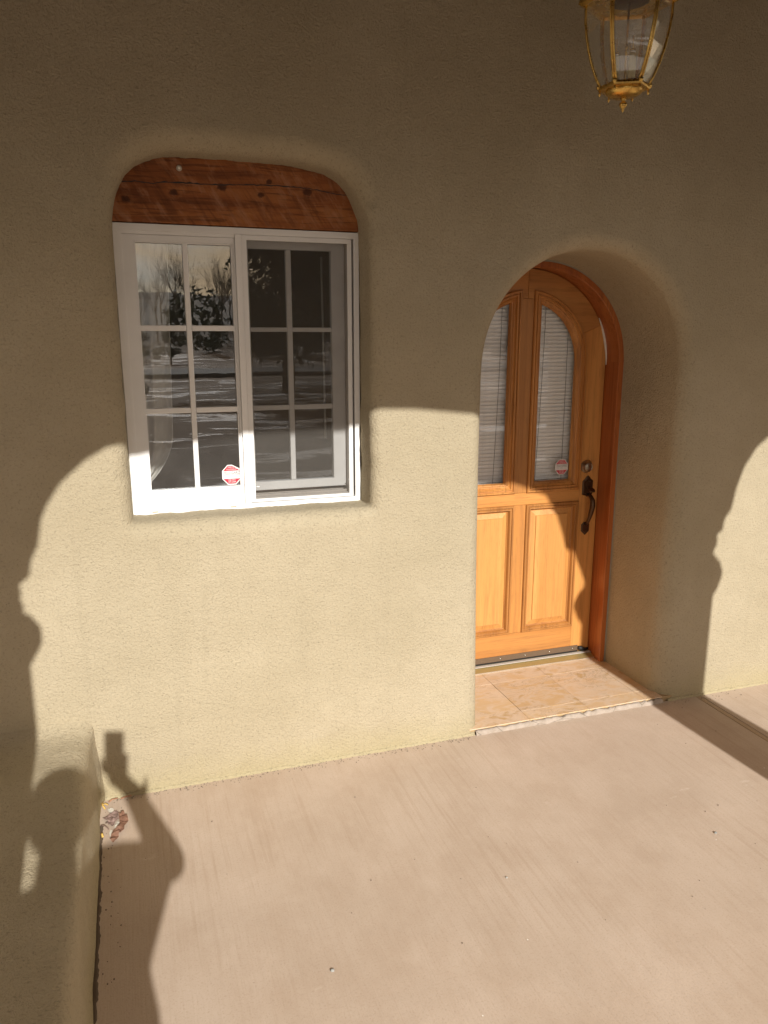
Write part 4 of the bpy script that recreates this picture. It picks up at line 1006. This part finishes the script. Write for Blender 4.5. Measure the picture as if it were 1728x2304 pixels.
for i in range(60):
    for k in range(4): f.append((i * 4 + k, i * 4 + 4 + k, i * 4 + 4 + (k + 1) % 4, i * 4 + (k + 1) % 4))
tag(meshobj('road', v, f, 'asphalt'), kind='structure')
M['bark'] = plain('grey_bark', (.11, .085, .065), .95)
def leafy(name, a, b):
    t = MT(name); t.set(Base_Color=t.ramp(t.noise(1.5, 3), [(.3, a), (.7, b)]), Roughness=.8); return t.m
M['juniper'] = leafy('juniper_green', (.020, .032, .016), (.045, .060, .030))
def bare_tree(x, y, h, label, seed):
    rnd = random.Random(seed); z0 = gz(x, y) - .1
    root = empty('bare_tree', (x, y, z0), label, 'tree', 'bare trees beyond the road')
    tr = tubepts([(x, y, z0), (x + rnd.uniform(-.2, .2), y, z0 + h * .18), (x + rnd.uniform(-.3, .3), y, z0 + h * .34)], [h * .013, h * .010, h * .008], 6)
    rings('trunk', tr, 'bark', root, (True, True), True)
    v, f = [], []
    def branch(p, d, ln, r, dep):
        q = p; k0 = None
        for s_ in range(3):
            e = q + d * ln / 3; u = d.orthogonal().normalized(); w_ = d.cross(u)
            b0 = len(v)
            for t_, (c, rad_) in enumerate(((q, r), (e, r * .8))):
                for k in range(3): v.append(c + (u * math.cos(2.1 * k) + w_ * math.sin(2.1 * k)) * rad_)
            for k in range(3): f.append((b0 + k, b0 + (k + 1) % 3, b0 + 3 + (k + 1) % 3, b0 + 3 + k))
            q = e; r *= .8; d = (d + Vector((rnd.uniform(-.25, .25), rnd.uniform(-.25, .25), rnd.uniform(.0, .25)))).normalized()
            if dep > 0:
                for _ in range(2):
                    nd = (d + Vector((rnd.uniform(-1, 1), rnd.uniform(-1, 1), rnd.uniform(-.1, .7))) * .8).normalized(); branch(q, nd, ln * rnd.uniform(.5, .75), r * .6, dep - 1)
    for k in range(5):
        branch(Vector((x, y, z0 + h * (.24 + .022 * k))), Vector((rnd.uniform(-.6, .6), rnd.uniform(-.6, .6), 1)).normalized(), h * .36, h * .0055, 2)
    meshobj('crown', v, f, 'bark', root, False, False)
def juniper(x, y, h, label, seed, cnt=1500, group='dark junipers beyond the road', leaf=1.0):
    rnd = random.Random(seed); z0 = gz(x, y) - .1
    root = empty('juniper_tree', (x, y, z0), label, 'tree', group)
    rings('trunk', tubepts([(x, y, z0), (x, y, z0 + h * .3), (x, y, z0 + h * .7)], [h * .04, h * .03, h * .012], 6), 'bark', root, (True, True), True)
    v, f = [], []; cl = [(rnd.gauss(0, .22) * h, rnd.gauss(0, .22) * h, (.22 + .7 * rnd.random()) * h, (.10 + .09 * rnd.random()) * h) for _ in range(16)]
    for i in range(cnt):
        cx, cy, cz, cr = cl[i % 16]; d = Vector((rnd.gauss(0, 1), rnd.gauss(0, 1), rnd.gauss(0, 1))).normalized(); t_ = 1 - .55 * cz / h
        p = Vector((x + cx * t_, y + cy * t_, z0 + cz)) + d * cr * rnd.uniform(.6, 1); a = Vector((rnd.gauss(0, 1), rnd.gauss(0, 1), rnd.gauss(0, 1))).normalized() * h * .028 * leaf; b = d.cross(a).normalized() * h * .022 * leaf
        k = len(v); v += [p - a - b, p + a - b, p + a * .6 + b]; f.append((k, k + 1, k + 2))
    meshobj('crown', v, f, 'juniper', root, False, False)
rt = random.Random(5)
for i in range(40): bare_tree(-8 + i * 1.25 + rt.uniform(-.5, .5), -72 - rt.uniform(0, 26), rt.uniform(6.5, 11.0), 'bare winter tree in the thicket beyond the road', i + 1)
for i in range(16): juniper(-8 + i * 2.9 + rt.uniform(-1, 1), -52 - rt.uniform(0, 12), rt.uniform(2.0, 3.6), 'dark juniper bush in the row beyond the road', i + 40)
juniper(5.4, -23.0, 6.6, 'tall dark juniper in the yard, nearer the porch steps', 91, 7000, None, .55)  # this juniper and the next added to block sky mirrored in right sash
juniper(8.6, -27.0, 7.8, 'tallest dark juniper in the yard, standing further right', 92, 8000, None, .55)
